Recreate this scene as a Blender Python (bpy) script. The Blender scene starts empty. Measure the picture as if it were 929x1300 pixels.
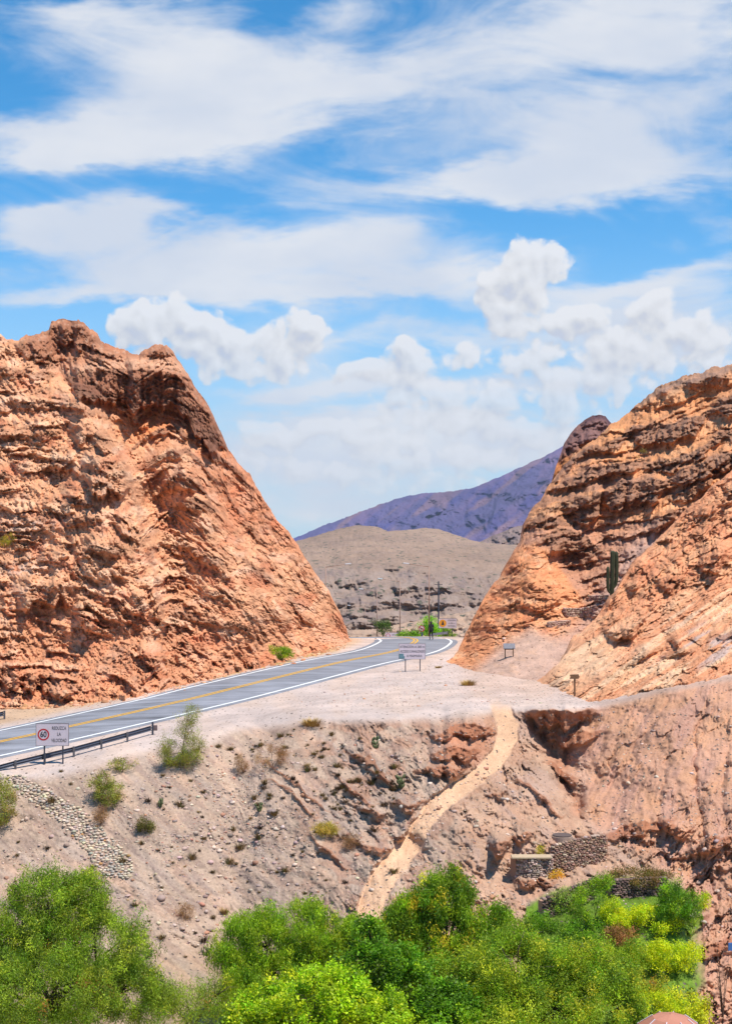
import bpy, bmesh, math, random
import numpy as np
from mathutils import Vector, Matrix
from mathutils.geometry import delaunay_2d_cdt

random.seed(7); RNG = np.random.default_rng(7)
F, CX, HY = 1805.0, 464.5, 690.0        # focal length in photo pixels, centre column, horizon row
CAMZ = 10.0                              # camera height above the saddle
S = bpy.context.scene
COL = S.collection

def w3(px, py, Y):
    """world point at photo pixel px,py at ground distance Y"""
    return np.array([(px-CX)/F*Y, Y, CAMZ-(py-HY)/F*Y])

def srgb(r, g, b, k=1.0):
    f = lambda c: (c/255/12.92 if c/255 <= .04045 else ((c/255+.055)/1.055)**2.4)*k
    return np.array([f(r), f(g), f(b)])

# ------------------------------------------------------------------ noise
PERM = np.random.default_rng(11).permutation(4096)
GA = np.random.default_rng(12).uniform(0, 2*np.pi, 4096)
GX, GY = np.cos(GA), np.sin(GA)
def perlin(x, y):
    xi = np.floor(x).astype(np.int64); yi = np.floor(y).astype(np.int64)
    xf = x-xi; yf = y-yi
    u = xf*xf*xf*(xf*(xf*6-15)+10); v = yf*yf*yf*(yf*(yf*6-15)+10)
    def g(ix, iy, dx, dy):
        h = PERM[(PERM[ix & 4095]+iy) & 4095]
        return GX[h]*dx+GY[h]*dy
    a = g(xi, yi, xf, yf); b = g(xi+1, yi, xf-1, yf)
    c = g(xi, yi+1, xf, yf-1); d = g(xi+1, yi+1, xf-1, yf-1)
    return 1.5*((a+(b-a)*u)*(1-v)+(c+(d-c)*u)*v)
def fbm(x, y, o=4, lac=2.03, gain=.5):
    s = 0; a = 1; n = 0
    for i in range(o):
        s = s+a*perlin(x+17.3*i, y-9.1*i); n += a; a *= gain; x = x*lac; y = y*lac
    return s/n*1.5
def ridged(x, y, o=4, gain=.5):
    s = 0; a = 1; n = 0
    for i in range(o):
        s = s+a*(1-np.abs(perlin(x+5.3*i, y+3.7*i))*2); n += a; a *= gain; x = x*2.03; y = y*2.03
    return s/n
def facets(x, y, seed=0, tilt=1.2):
    """blocky broken rock: every cell its own level and its own tilt"""
    xi = np.floor(x).astype(np.int64); yi = np.floor(y).astype(np.int64)
    best = np.full(x.shape, 1e9); out = np.zeros(x.shape)
    for dx in (-1, 0, 1):
        for dy in (-1, 0, 1):
            cx = xi+dx; cy = yi+dy; h = PERM[(PERM[(cx+seed*31) & 4095]+cy) & 4095]
            jx = (h & 63)/64.; jy = ((h >> 6) & 63)/64.
            px = x-(cx+jx); py = y-(cy+jy); d = px*px+py*py; m = d < best
            v = (PERM[(h*7+seed) & 4095]/4096.-.5)+tilt*(px*GX[h]+py*GY[h])*.6
            best = np.where(m, d, best); out = np.where(m, v, out)
    return out
def crags(x, y, seed=0, ang=0, st=1.6, size=16, warp=.35):
    """three sizes of facets, drawn out along ang"""
    a, b = rot(x, y, ang); a = a/st
    wa = a+fbm(a/size, b/size+seed, 3)*size*warp; wb = b+fbm(a/size+40, b/size+seed, 3)*size*warp
    return facets(wa/size, wb/size, seed)+.6*facets(wa/size*2.3+5, wb/size*2.3, seed+1)+.36*facets(wa/size*5+2, wb/size*5, seed+2)
def rot(x, y, deg):
    a = math.radians(deg); return x*math.cos(a)+y*math.sin(a), -x*math.sin(a)+y*math.cos(a)
def sstep(a, b, x):
    t = np.clip((x-a)/(b-a), 0, 1); return t*t*(3-2*t)
def interp(x, pts):
    p = np.array(pts, float); return np.interp(x, p[:, 0], p[:, 1])
def blur(A, r):
    k = np.exp(-.5*(np.arange(-int(3*r), int(3*r)+1)/r)**2); k /= k.sum(); n = len(k)//2
    P = np.pad(A, ((n, n), (0, 0)), 'edge'); A = sum(P[i:i+A.shape[0]]*k[i] for i in range(len(k)))
    P = np.pad(A, ((0, 0), (n, n)), 'edge'); return sum(P[:, i:i+A.shape[1]]*k[i] for i in range(len(k)))
def polyd(px, py, pts):
    """unsigned distance to a polyline, signed side (+ = right of travel seen on the photo), and parameter"""
    best = np.full(px.shape, 1e9); side = np.zeros(px.shape); par = np.zeros(px.shape)
    L = 0
    for (ax, ay), (bx, by) in zip(pts[:-1], pts[1:]):
        dx, dy = bx-ax, by-ay; l2 = dx*dx+dy*dy; l = math.sqrt(l2)
        t = np.clip(((px-ax)*dx+(py-ay)*dy)/l2, 0, 1)
        qx = px-(ax+t*dx); qy = py-(ay+t*dy); d = np.hypot(qx, qy)
        m = d < best
        best = np.where(m, d, best); side = np.where(m, np.sign(qx*(-dy)+qy*dx)*-1, side); par = np.where(m, L+t*l, par)
        L += l
    return best, side, par/L
def tps(ctrl, px, py):
    c = np.array(ctrl, float); X = c[:, :2]/100; v = 1/c[:, 2]
    def U(r2): return np.where(r2 > 0, r2*np.log(np.maximum(r2, 1e-12)), 0)
    n = len(c); K = U(((X[:, None]-X[None])**2).sum(-1))+np.eye(n)*.02
    P = np.c_[np.ones(n), X]
    A = np.block([[K, P], [P.T, np.zeros((3, 3))]])
    w = np.linalg.solve(A, np.r_[v, 0, 0, 0])
    out = w[n]+w[n+1]*px/100+w[n+2]*py/100
    for i in range(n):
        out = out+w[i]*U((px/100-X[i, 0])**2+(py/100-X[i, 1])**2)
    return 1/out
def tin(ctrl, px, py):
    """1/Y linear over a triangulation of the control points (planes stay planes)"""
    co = [Vector((c[0], c[1])) for c in ctrl]
    vs, es, fs, ov, oe, of = delaunay_2d_cdt(co, [], [], 0, 1e-4)
    val = [1/ctrl[o[0]][2] for o in ov]
    out = np.full(px.shape, np.nan)
    x0, y0 = px[0, 0], py[0, 0]; sx = px[0, 1]-px[0, 0]; sy = py[1, 0]-py[0, 0]
    for f in fs:
        (ax, ay), (bx, by), (cx, cy) = [vs[i] for i in f]
        i0 = max(0, int((min(ax, bx, cx)-x0)/sx)-1); i1 = min(px.shape[1], int((max(ax, bx, cx)-x0)/sx)+3)
        j0 = max(0, int((min(ay, by, cy)-y0)/sy)-1); j1 = min(px.shape[0], int((max(ay, by, cy)-y0)/sy)+3)
        if i1 <= i0 or j1 <= j0: continue
        X = px[j0:j1, i0:i1]; Y = py[j0:j1, i0:i1]
        det = (by-cy)*(ax-cx)+(cx-bx)*(ay-cy)
        if abs(det) < 1e-9: continue
        l1 = ((by-cy)*(X-cx)+(cx-bx)*(Y-cy))/det; l2 = ((cy-ay)*(X-cx)+(ax-cx)*(Y-cy))/det; l3 = 1-l1-l2
        m = (l1 > -1e-6) & (l2 > -1e-6) & (l3 > -1e-6)
        v = l1*val[f[0]]+l2*val[f[1]]+l3*val[f[2]]
        sub = out[j0:j1, i0:i1]; sub[m] = v[m]
    return out

# ------------------------------------------------------------------ mesh helpers
def raw_mesh(name, V, Q, mat, cols=None, smooth=False):
    V = np.asarray(V, np.float32); Q = np.asarray(Q, np.int32); k = Q.shape[1]
    me = bpy.data.meshes.new(name)
    me.vertices.add(len(V)); me.vertices.foreach_set('co', V.ravel())
    me.loops.add(Q.size); me.loops.foreach_set('vertex_index', Q.ravel())
    me.polygons.add(len(Q)); me.polygons.foreach_set('loop_start', np.arange(0, Q.size, k, dtype=np.int32))
    me.update(calc_edges=True)
    if smooth: me.polygons.foreach_set('use_smooth', np.ones(len(Q), bool))
    if cols is not None:
        a = me.color_attributes.new('Col', 'FLOAT_COLOR', 'POINT')
        a.data.foreach_set('color', np.c_[cols, np.ones(len(cols))].astype(np.float32).ravel())
    me.materials.append(mat)
    return me
def link(name, me, parent=None, loc=(0, 0, 0), rz=0):
    o = bpy.data.objects.new(name, me); COL.objects.link(o)
    o.location = loc; o.rotation_euler = (0, 0, rz)
    if parent is not None: o.parent = parent
    return o
def tag(o, label=None, cat=None, group=None, kind=None):
    if label: o['label'] = label
    if cat: o['category'] = cat
    if group: o['group'] = group
    if kind: o['kind'] = kind
    return o
def empty(name, loc, rz=0, label=None, cat=None, group=None):
    return tag(link(name, None, None, [float(v) for v in loc], rz), label, cat, group)
def grid_mesh(name, P, mat, cols=None, smooth=True):
    R, C = P.shape[:2]
    i = np.arange(R*C).reshape(R, C)
    Q = np.stack([i[:-1, :-1], i[1:, :-1], i[1:, 1:], i[:-1, 1:]], -1).reshape(-1, 4)
    return raw_mesh(name, P.reshape(-1, 3), Q, mat, None if cols is None else cols.reshape(-1, 3), smooth)
def normals(P):
    du = np.gradient(P, axis=1); dv = np.gradient(P, axis=0)
    n = np.cross(dv, du); n /= np.linalg.norm(n, axis=-1, keepdims=True)+1e-12
    return n
class MB:
    """collects simple shapes into one mesh"""
    def __init__(s): s.bm = bmesh.new()
    def box(s, c, d, r=(0, 0, 0), bev=0):
        g = bmesh.ops.create_cube(s.bm, size=1)
        M = Matrix.Translation(c) @ Matrix.Rotation(r[2], 4, 'Z') @ Matrix.Rotation(r[1], 4, 'Y') @ Matrix.Rotation(r[0], 4, 'X') @ Matrix.Diagonal((*d, 1))
        bmesh.ops.transform(s.bm, matrix=M, verts=g['verts'])
        if bev:
            es = list({e for v in g['verts'] for e in v.link_edges})
            bmesh.ops.bevel(s.bm, geom=es, offset=bev, segments=2, affect='EDGES', profile=.5)
        return s
    def tube(s, pts, rad, n=10, cap=True):
        pts = [Vector(p) for p in pts]; rad = rad if hasattr(rad, '__len__') else [rad]*len(pts)
        rings = []
        for i, p in enumerate(pts):
            d = (pts[min(i+1, len(pts)-1)]-pts[max(i-1, 0)]).normalized()
            a = d.orthogonal().normalized() if i == 0 else (a-d*a.dot(d)).normalized()
            b = d.cross(a)
            rings.append([s.bm.verts.new(p+(a*math.cos(2*math.pi*k/n)+b*math.sin(2*math.pi*k/n))*rad[i]) for k in range(n)])
        for r0, r1 in zip(rings[:-1], rings[1:]):
            for k in range(n): s.bm.faces.new((r0[k], r0[(k+1) % n], r1[(k+1) % n], r1[k]))
        if cap:
            s.bm.faces.new(rings[0][::-1]); s.bm.faces.new(rings[-1])
        return s
    def disc(s, c, r, th, n=40):      # round plate facing -Y
        return s.tube([(c[0], c[1]-th/2, c[2]), (c[0], c[1]+th/2, c[2])], r, n)
    def prism(s, prof, y0, y1):       # outline in XZ, thickness in Y
        a = [s.bm.verts.new((x, y0, z)) for x, z in prof]; b = [s.bm.verts.new((x, y1, z)) for x, z in prof]
        s.bm.faces.new(a); s.bm.faces.new(b[::-1]); n = len(prof)
        for k in range(n): s.bm.faces.new((a[(k+1) % n], a[k], b[k], b[(k+1) % n]))
        return s
    def build(s, name, mat, parent=None, loc=(0, 0, 0), rz=0, smooth=False):
        bmesh.ops.recalc_face_normals(s.bm, faces=s.bm.faces)
        me = bpy.data.meshes.new(name); s.bm.to_mesh(me); s.bm.free(); me.materials.append(mat)
        if smooth:
            for p in me.polygons: p.use_smooth = True
        return link(name, me, parent, loc, rz)

# ------------------------------------------------------------------ materials
def new_mat(name):
    m = bpy.data.materials.new(name); m.use_nodes = True; nt = m.node_tree
    b = nt.nodes['Principled BSDF']; return m, nt, b
def N(nt, t, **kw):
    n = nt.nodes.new(t)
    for k, v in kw.items(): setattr(n, k, v)
    return n
def math_n(nt, op, a, b=None, c=None):
    n = N(nt, 'ShaderNodeMath', operation=op)
    for i, v in enumerate((a, b, c)):
        if v is None: continue
        if isinstance(v, (int, float)): n.inputs[i].default_value = v
        else: nt.links.new(v, n.inputs[i])
    return n.outputs[0]
def noise_n(nt, co, scale, detail=6, rough=.6, dist=0):
    n = N(nt, 'ShaderNodeTexNoise'); n.inputs['Scale'].default_value = scale; n.inputs['Detail'].default_value = detail
    n.inputs['Roughness'].default_value = rough; n.inputs['Distortion'].default_value = dist
    nt.links.new(co, n.inputs['Vector']); return n.outputs['Fac']
def earth_mat(name, s1=.5, s2=4, contrast=.35, bump=.5, bdist=.08, speck=0, speck_scale=6, speck_col=(.1, .08, .06)):
    m, nt, b = new_mat(name)
    at = N(nt, 'ShaderNodeAttribute', attribute_name='Col')
    tc = N(nt, 'ShaderNodeTexCoord').outputs['Object']
    n1 = noise_n(nt, tc, s1, 5, .6); n2 = noise_n(nt, tc, s2, 8, .7)
    f = math_n(nt, 'ADD', math_n(nt, 'MULTIPLY', n1, .5), math_n(nt, 'MULTIPLY', n2, .5))
    f = math_n(nt, 'MULTIPLY_ADD', math_n(nt, 'SUBTRACT', f, .5), contrast*5, 1.0)
    f = math_n(nt, 'MAXIMUM', f, .3)
    mx = N(nt, 'ShaderNodeVectorMath', operation='SCALE'); nt.links.new(at.outputs['Color'], mx.inputs[0]); nt.links.new(f, mx.inputs['Scale'])
    out = mx.outputs[0]
    if speck:
        v = N(nt, 'ShaderNodeTexVoronoi'); v.inputs['Scale'].default_value = speck_scale; nt.links.new(tc, v.inputs['Vector'])
        k = math_n(nt, 'LESS_THAN', v.outputs['Distance'], .24)
        sc = N(nt, 'ShaderNodeSeparateColor'); nt.links.new(v.outputs['Color'], sc.inputs[0])
        k = math_n(nt, 'MULTIPLY', k, math_n(nt, 'LESS_THAN', sc.outputs[0], speck))
        mm = N(nt, 'ShaderNodeMix', data_type='RGBA'); nt.links.new(k, mm.inputs[0]); nt.links.new(out, mm.inputs[6]); mm.inputs[7].default_value = (*speck_col, 1)
        out = mm.outputs[2]
    nt.links.new(out, b.inputs['Base Color']); b.inputs['Roughness'].default_value = .95
    b.inputs['Specular IOR Level'].default_value = .15
    bp = N(nt, 'ShaderNodeBump'); bp.inputs['Strength'].default_value = bump; bp.inputs['Distance'].default_value = bdist
    n3 = noise_n(nt, tc, s2*2.2, 8, .72)
    nt.links.new(n3, bp.inputs['Height']); nt.links.new(bp.outputs[0], b.inputs['Normal'])
    return m
def flat_mat(name, col, rough=.6, metal=0, var=.12, scale=8, bump=0):
    m, nt, b = new_mat(name)
    tc = N(nt, 'ShaderNodeTexCoord').outputs['Object']
    n = noise_n(nt, tc, scale, 6, .65)
    mr = N(nt, 'ShaderNodeMapRange'); nt.links.new(n, mr.inputs[0]); mr.inputs[1].default_value = .3; mr.inputs[2].default_value = .7
    mr.inputs[3].default_value = 1-var; mr.inputs[4].default_value = 1+var
    sc = N(nt, 'ShaderNodeVectorMath', operation='SCALE'); sc.inputs[0].default_value = tuple(col); nt.links.new(mr.outputs[0], sc.inputs['Scale'])
    nt.links.new(sc.outputs[0], b.inputs['Base Color']); b.inputs['Roughness'].default_value = rough; b.inputs['Metallic'].default_value = metal
    if bump:
        bp = N(nt, 'ShaderNodeBump'); bp.inputs['Strength'].default_value = bump; bp.inputs['Distance'].default_value = .02
        nt.links.new(n, bp.inputs['Height']); nt.links.new(bp.outputs[0], b.inputs['Normal'])
    return m
def leaf_mat(name, trans=.4):
    m = bpy.data.materials.new(name); m.use_nodes = True; nt = m.node_tree; nt.nodes.clear()
    at = N(nt, 'ShaderNodeAttribute', attribute_name='Col')
    d = N(nt, 'ShaderNodeBsdfPrincipled'); t = N(nt, 'ShaderNodeBsdfTranslucent'); o = N(nt, 'ShaderNodeOutputMaterial'); mx = N(nt, 'ShaderNodeMixShader')
    d.inputs['Roughness'].default_value = .55; d.inputs['Specular IOR Level'].default_value = .3
    nt.links.new(at.outputs['Color'], d.inputs['Base Color'])
    g = N(nt, 'ShaderNodeVectorMath', operation='MULTIPLY'); g.inputs[1].default_value = (1.25, 1.3, .55)
    nt.links.new(at.outputs['Color'], g.inputs[0]); nt.links.new(g.outputs[0], t.inputs['Color'])
    mx.inputs[0].default_value = trans
    nt.links.new(d.outputs[0], mx.inputs[1]); nt.links.new(t.outputs[0], mx.inputs[2]); nt.links.new(mx.outputs[0], o.inputs[0])
    return m

# ------------------------------------------------------------------ camera, sun, sky
cam = bpy.data.cameras.new('camera'); camo = bpy.data.objects.new('camera', cam); COL.objects.link(camo); S.camera = camo
camo.location = (0, 0, CAMZ); camo.rotation_euler = (math.pi/2, 0, 0)
cam.sensor_fit = 'VERTICAL'; cam.sensor_height = 36; cam.lens = F*36/1300; cam.shift_y = (HY-650)/1300; cam.shift_x = 0
cam.clip_start = .5; cam.clip_end = 60000
S.view_settings.view_transform = 'Standard'; S.view_settings.look = 'None'; S.view_settings.gamma = 1; S.view_settings.exposure = .40
S.render.resolution_x = 731; S.render.resolution_y = 1024
S.cycles.max_bounces = 5; S.cycles.diffuse_bounces = 3; S.cycles.glossy_bounces = 2; S.cycles.transmission_bounces = 4; S.cycles.volume_bounces = 0
S.cycles.transparent_max_bounces = 4
SUN_EL, SUN_AZ = math.radians(66), math.radians(128)   # azimuth clockwise from +Y (view direction): high, from the right, slightly behind
sd = Vector((math.sin(SUN_AZ)*math.cos(SUN_EL), math.cos(SUN_AZ)*math.cos(SUN_EL), math.sin(SUN_EL)))
sl = bpy.data.lights.new('sun', 'SUN'); sl.energy = 4.6; sl.angle = math.radians(.6); sl.color = (1, .95, .88)
so = bpy.data.objects.new('sun', sl); COL.objects.link(so); so.rotation_euler = (-sd).to_track_quat('-Z', 'Y').to_euler()
so.location = (0, 0, 200)
# ------------------------------------------------------------------ sky: Nishita + procedural clouds by direction
W = bpy.data.worlds.new('World'); S.world = W; W.use_nodes = True
def build_sky():
    nt = W.node_tree; L = nt.links.new; nt.nodes.clear()
    out = N(nt, 'ShaderNodeOutputWorld'); bg = N(nt, 'ShaderNodeBackground'); bg.inputs[1].default_value = .13
    sky = N(nt, 'ShaderNodeTexSky', sky_type='NISHITA'); sky.sun_disc = False
    sky.sun_elevation = SUN_EL; sky.sun_rotation = SUN_AZ; sky.altitude = 2500; sky.air_density = 1.0; sky.dust_density = .6; sky.ozone_density = 2.5
    tc = N(nt, 'ShaderNodeTexCoord').outputs['Generated']
    sp = N(nt, 'ShaderNodeSeparateXYZ'); L(tc, sp.inputs[0])
    M = lambda op, a, b=None, c=None: math_n(nt, op, a, b, c)
    yy = M('MAXIMUM', M('ABSOLUTE', sp.outputs[1]), .12)
    u = M('DIVIDE', sp.outputs[0], yy); v = M('DIVIDE', sp.outputs[2], yy)   # tangent coordinates of the direction
    def vec(a, b, c=0.0):
        n = N(nt, 'ShaderNodeCombineXYZ')
        for i, q in enumerate((a, b, c)):
            if isinstance(q, (int, float)): n.inputs[i].default_value = q
            else: L(q, n.inputs[i])
        return n.outputs[0]
    def sm(x, a, b):
        n = N(nt, 'ShaderNodeMapRange', interpolation_type='SMOOTHSTEP'); L(x, n.inputs[0]); n.inputs[1].default_value = a; n.inputs[2].default_value = b
        return n.outputs[0]
    def to_uv(px, py): return (px-CX)/F, (HY-py)/F
    def ell(U, V, px, py, rx, ry, ang=0, soft=True):
        cu, cv = to_uv(px, py); a = math.radians(ang)
        du = M('SUBTRACT', U, cu); dv = M('SUBTRACT', V, cv)
        p = M('ADD', M('MULTIPLY', du, math.cos(a)*F/rx), M('MULTIPLY', dv, math.sin(a)*F/rx))
        q = M('ADD', M('MULTIPLY', du, -math.sin(a)*F/ry), M('MULTIPLY', dv, math.cos(a)*F/ry))
        r = M('ADD', M('MULTIPLY', p, p), M('MULTIPLY', q, q))
        return r
    def vor(co, sc):
        n = N(nt, 'ShaderNodeTexVoronoi', feature='SMOOTH_F1', voronoi_dimensions='2D'); n.inputs['Scale'].default_value = sc; n.inputs['Smoothness'].default_value = .4
        L(co, n.inputs['Vector']); return n.outputs['Distance']
    def noise2(co, scale, detail, rough, dist=0):
        n = N(nt, 'ShaderNodeTexNoise', noise_dimensions='2D'); n.inputs['Scale'].default_value = scale; n.inputs['Detail'].default_value = detail
        n.inputs['Roughness'].default_value = rough; n.inputs['Distortion'].default_value = dist; L(co, n.inputs['Vector']); return n.outputs['Fac']
    # ---- high thin sheets: sum of soft ellipses, broken by stretched noise
    wn = noise2(vec(M('MULTIPLY', u, 3.0), M('MULTIPLY', v, 9.0)), 2.0, 5, .6)
    wn2 = noise2(vec(M('MULTIPLY_ADD', u, 3.0, 9.1), M('MULTIPLY', v, 9.0)), 2.0, 5, .6)
    U1 = M('ADD', u, M('MULTIPLY', M('SUBTRACT', wn, .5), .10)); V1 = M('ADD', v, M('MULTIPLY', M('SUBTRACT', wn2, .5), .07))
    tot = None
    for (px, py, rx, ry, an, w) in SHEETS:
        r = ell(U1, V1, px, py, rx, ry, an)
        e = M('MULTIPLY', M('POWER', 2.718, M('MULTIPLY', r, -1.0)), w)
        tot = e if tot is None else M('ADD', tot, e)
    st = noise2(vec(M('MULTIPLY', u, 7.0), M('MULTIPLY', v, 20.0)), 1.0, 9, .58, .6)
    st2 = noise2(vec(M('ADD', M('MULTIPLY', u, 22.0), M('MULTIPLY', v, 10.0)), M('ADD', M('MULTIPLY', v, 46.0), M('MULTIPLY', u, -8.0))), 1.0, 6, .6, .4)
    d = M('ADD', tot, M('ADD', M('MULTIPLY', M('SUBTRACT', st, .5), 1.5), M('MULTIPLY', M('SUBTRACT', st2, .5), .35)))
    sheet = M('MULTIPLY', sm(d, .05, 1.05), .93)
    # general veil elsewhere and milky air towards the horizon
    # ---- cumulus: ellipses with billowy edge
    def cum(du_, dv_):
        uu = M('ADD', u, du_); vv = M('ADD', v, dv_)
        b1 = noise2(vec(uu, vv), 26.0, 1, .5); b2 = noise2(vec(M('ADD', uu, 7.3), vv), 26.0, 1, .5)
        U2 = M('ADD', uu, M('MULTIPLY', M('SUBTRACT', b1, .5), .022)); V2 = M('ADD', vv, M('MULTIPLY', M('SUBTRACT', b2, .5), .018))
        pv = vec(U2, V2)
        v1 = vor(pv, 42.0); v2 = vor(pv, 105.0); fine = noise2(vec(uu, vv), 120.0, 5, .65)
        best = None
        for (px, py, rx, ry, w) in PUFFS:
            r = ell(U2, V2, px, py, rx, ry)
            e = M('MULTIPLY', M('SUBTRACT', 1.0, r), w)
            best = e if best is None else M('SMOOTH_MAX', best, e, .25)
        # flat bottom breakup
        bil_ = M('ADD', M('MULTIPLY', M('SUBTRACT', .38, v1), 1.5), M('MULTIPLY', M('SUBTRACT', .38, v2), .75))
        return M('ADD', M('ADD', M('ADD', best, .34), bil_), M('MULTIPLY', M('SUBTRACT', fine, .5), .9))
    c0 = cum(0.0, 0.0); c1 = cum(.003, .0075)
    ca = sm(c0, -.04, .62)
    # relief of the puffs: density falling towards the sun is bright, rising is shaded
    sh = M('MULTIPLY', M('SUBTRACT', c0, c1), .17)
    body = sm(c0, .35, 1.8)
    cl_b = M('ADD', M('ADD', .96, sh), M('MULTIPLY', body, -.07))
    cl_b = M('MINIMUM', M('MAXIMUM', cl_b, .76), 1.04)
    # ---- colours (strengths relative to background strength .1)
    K = 5.2
    hs = N(nt, 'ShaderNodeHueSaturation'); hs.inputs['Saturation'].default_value = 1.38; hs.inputs['Value'].default_value = SKYV; hs.inputs['Hue'].default_value = .489
    L(sky.outputs[0], hs.inputs['Color'])
    def mix(f, a, b):
        n = N(nt, 'ShaderNodeMix', data_type='RGBA')
        for i, q in ((0, f), (6, a), (7, b)):
            if isinstance(q, (int, float)): n.inputs[i].default_value = q
            elif isinstance(q, tuple): n.inputs[i].default_value = (*q, 1)
            else: L(q, n.inputs[i])
        return n.outputs[2]
    col = hs.outputs[0]
    milky = M('MULTIPLY', sm(v, .25, .0), .86)
    col = mix(milky, col, tuple(c*K for c in srgb(190, 224, 247)))
    tint = sm(noise2(vec(M('MULTIPLY_ADD', u, 5.0, 4.1), M('MULTIPLY', v, 12.0)), 1.0, 4, .55), .35, .65)
    shc = mix(tint, tuple(c*K for c in srgb(232, 238, 249)), tuple(c*K for c in srgb(251, 252, 255)))
    col = mix(sheet, col, shc)
    cc = N(nt, 'ShaderNodeVectorMath', operation='SCALE'); cc.inputs[0].default_value = tuple(np.array([.985, .985, 1.0])*K); L(cl_b, cc.inputs['Scale'])
    shade = mix(sm(cl_b, .74, .93), tuple(c*K for c in srgb(216, 222, 238)), cc.outputs[0])
    low = M('MULTIPLY', sm(v, .03, .15), 1.0)   # far low puffs sink into the air
    fade = M('MULTIPLY_ADD', low, .5, .45)
    col = mix(M('MULTIPLY', ca, fade), col, shade)
    L(col, bg.inputs[0]); L(bg.outputs[0], out.inputs[0])
SKYV = 1.12
# px, py, half width, half height (photo pixels), tilt, weight
SHEETS = [(250, 60, 200, 60, -6, 1.0), (330, 130, 260, 50, 4, 1.0), (60, 175, 130, 30, 0, .7), (200, 178, 170, 24, 4, .6), (820, 40, 190, 55, -10, 1.05), (640, 70, 130, 45, 0, .55),
          (800, 160, 170, 55, 12, 1.0), (600, 225, 170, 24, 2, .95), (850, 215, 140, 30, 5, .6), (20, 285, 60, 18, -6, .8), (140, 280, 90, 30, -10, .7), (330, 315, 270, 40, -2, 1.1),
          (100, 366, 140, 16, 2, .8), (450, 365, 220, 22, 0, .9), (200, 335, 120, 20, 0, .5), (800, 385, 200, 32, 0, .8), (860, 355, 120, 18, 12, .6), (600, 430, 260, 22, 0, .75),
          (400, 500, 150, 16, 2, .9), (640, 490, 150, 24, 0, .9), (400, 556, 220, 26, 0, .9), (520, 590, 260, 36, 0, 1.0), (420, 640, 200, 22, 0, .5), (620, 556, 160, 30, 0, .7), (860, 450, 160, 40, 0, .9), (330, 465, 100, 20, 0, .5),
          (100, 10, 90, 20, 0, .5), (440, 20, 80, 30, 10, .5), (900, 290, 60, 16, 14, .3)]
PUFFS = [(165, 425, 26, 20, 1.0), (185, 412, 30, 24, 1.1), (222, 404, 36, 26, 1.2), (262, 416, 34, 26, 1.1), (300, 430, 34, 24, 1.0), (340, 428, 26, 24, 1.0), (384, 420, 32, 30, 1.2), (360, 446, 50, 22, .9), (230, 440, 70, 24, .8), (310, 462, 80, 22, .6),
         (668, 345, 44, 38, 1.2), (704, 338, 22, 22, 1.0), (636, 358, 32, 20, .9), (650, 385, 50, 24, .7), (720, 412, 56, 24, 1.1), (740, 400, 34, 20, .9), (665, 418, 44, 24, .8), (830, 395, 32, 26, 1.1), (850, 418, 60, 26, .8), (780, 440, 80, 28, .8), (700, 450, 80, 24, .7),
         (518, 460, 38, 24, 1.1), (500, 476, 60, 16, .8), (560, 500, 90, 20, .6), (560, 528, 60, 22, .8), (620, 515, 50, 20, .8), (650, 545, 60, 22, .8), (430, 540, 60, 18, .7), (360, 552, 50, 18, .7), (480, 560, 70, 20, .6), (700, 510, 60, 24, .8), (700, 556, 60, 20, .7),
         (400, 606, 50, 14, .6), (330, 590, 40, 14, .5), (520, 585, 60, 16, .6), (600, 580, 60, 18, .6), (460, 612, 50, 14, .5), (760, 480, 80, 28, .7), (880, 465, 60, 24, .7), (560, 610, 60, 14, .5), (890, 430, 60, 20, .5), (600, 445, 50, 12, .4)]
build_sky()
W.cycles.sampling_method = 'MANUAL'; W.cycles.sample_map_resolution = 256
# ------------------------------------------------------------------ the road line and its levels
def catmull(P, n=24):
    P = np.array(P, float); out = []
    for i in range(len(P)-1):
        p0 = P[max(i-1, 0)]; p1 = P[i]; p2 = P[i+1]; p3 = P[min(i+2, len(P)-1)]
        for t in np.linspace(0, 1, n, endpoint=False):
            out.append(.5*((2*p1)+(-p0+p2)*t+(2*p0-5*p1+4*p2-p3)*t*t+(-p0+3*p1-3*p2+p3)*t**3))
    out.append(P[-1]); return np.array(out)
ROAD = catmull([(-50, 57, 15.5), (-32.6, 76.6, 13.4), (-22.6, 87.8, 12.3), (-14.2, 97.2, 11.2), (-9.5, 104, 10.6), (-2.3, 119.3, 10.05), (2.6, 130.4, 9.92),
                (4.8, 142, 9.95), (5.0, 150, 10.1), (3.6, 158, 10.45), (0.2, 168, 11.1), (-6, 180, 12), (-18, 198, 13.6), (-34, 218, 15.6)], 14)   # X, Y, metres below the camera
_gx = np.arange(-70, 61, 1.0); _gy = np.arange(50, 261, 1.0); _GX, _GY = np.meshgrid(_gx, _gy)
_d = (_GX[..., None]-ROAD[:, 0])**2+(_GY[..., None]-ROAD[:, 1])**2; _i = _d.argmin(-1)
RD = np.sqrt(_d.min(-1)); RH = ROAD[_i, 2]
_t = np.gradient(ROAD[:, :2], axis=0); _t /= np.linalg.norm(_t, axis=1, keepdims=True)
RS = np.sign((_GX-ROAD[_i, 0])*_t[_i, 1]-(_GY-ROAD[_i, 1])*_t[_i, 0])       # + = right side of the road
RH = blur(RH, 1.5)
def bil(G, X, Y):
    x = np.clip(X+70, 0, 129.99); y = np.clip(Y-50, 0, 209.99); i = x.astype(int); j = y.astype(int); fx = x-i; fy = y-j
    return (G[j, i]*(1-fx)+G[j, i+1]*fx)*(1-fy)+(G[j+1, i]*(1-fx)+G[j+1, i+1]*fx)*fy
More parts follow.
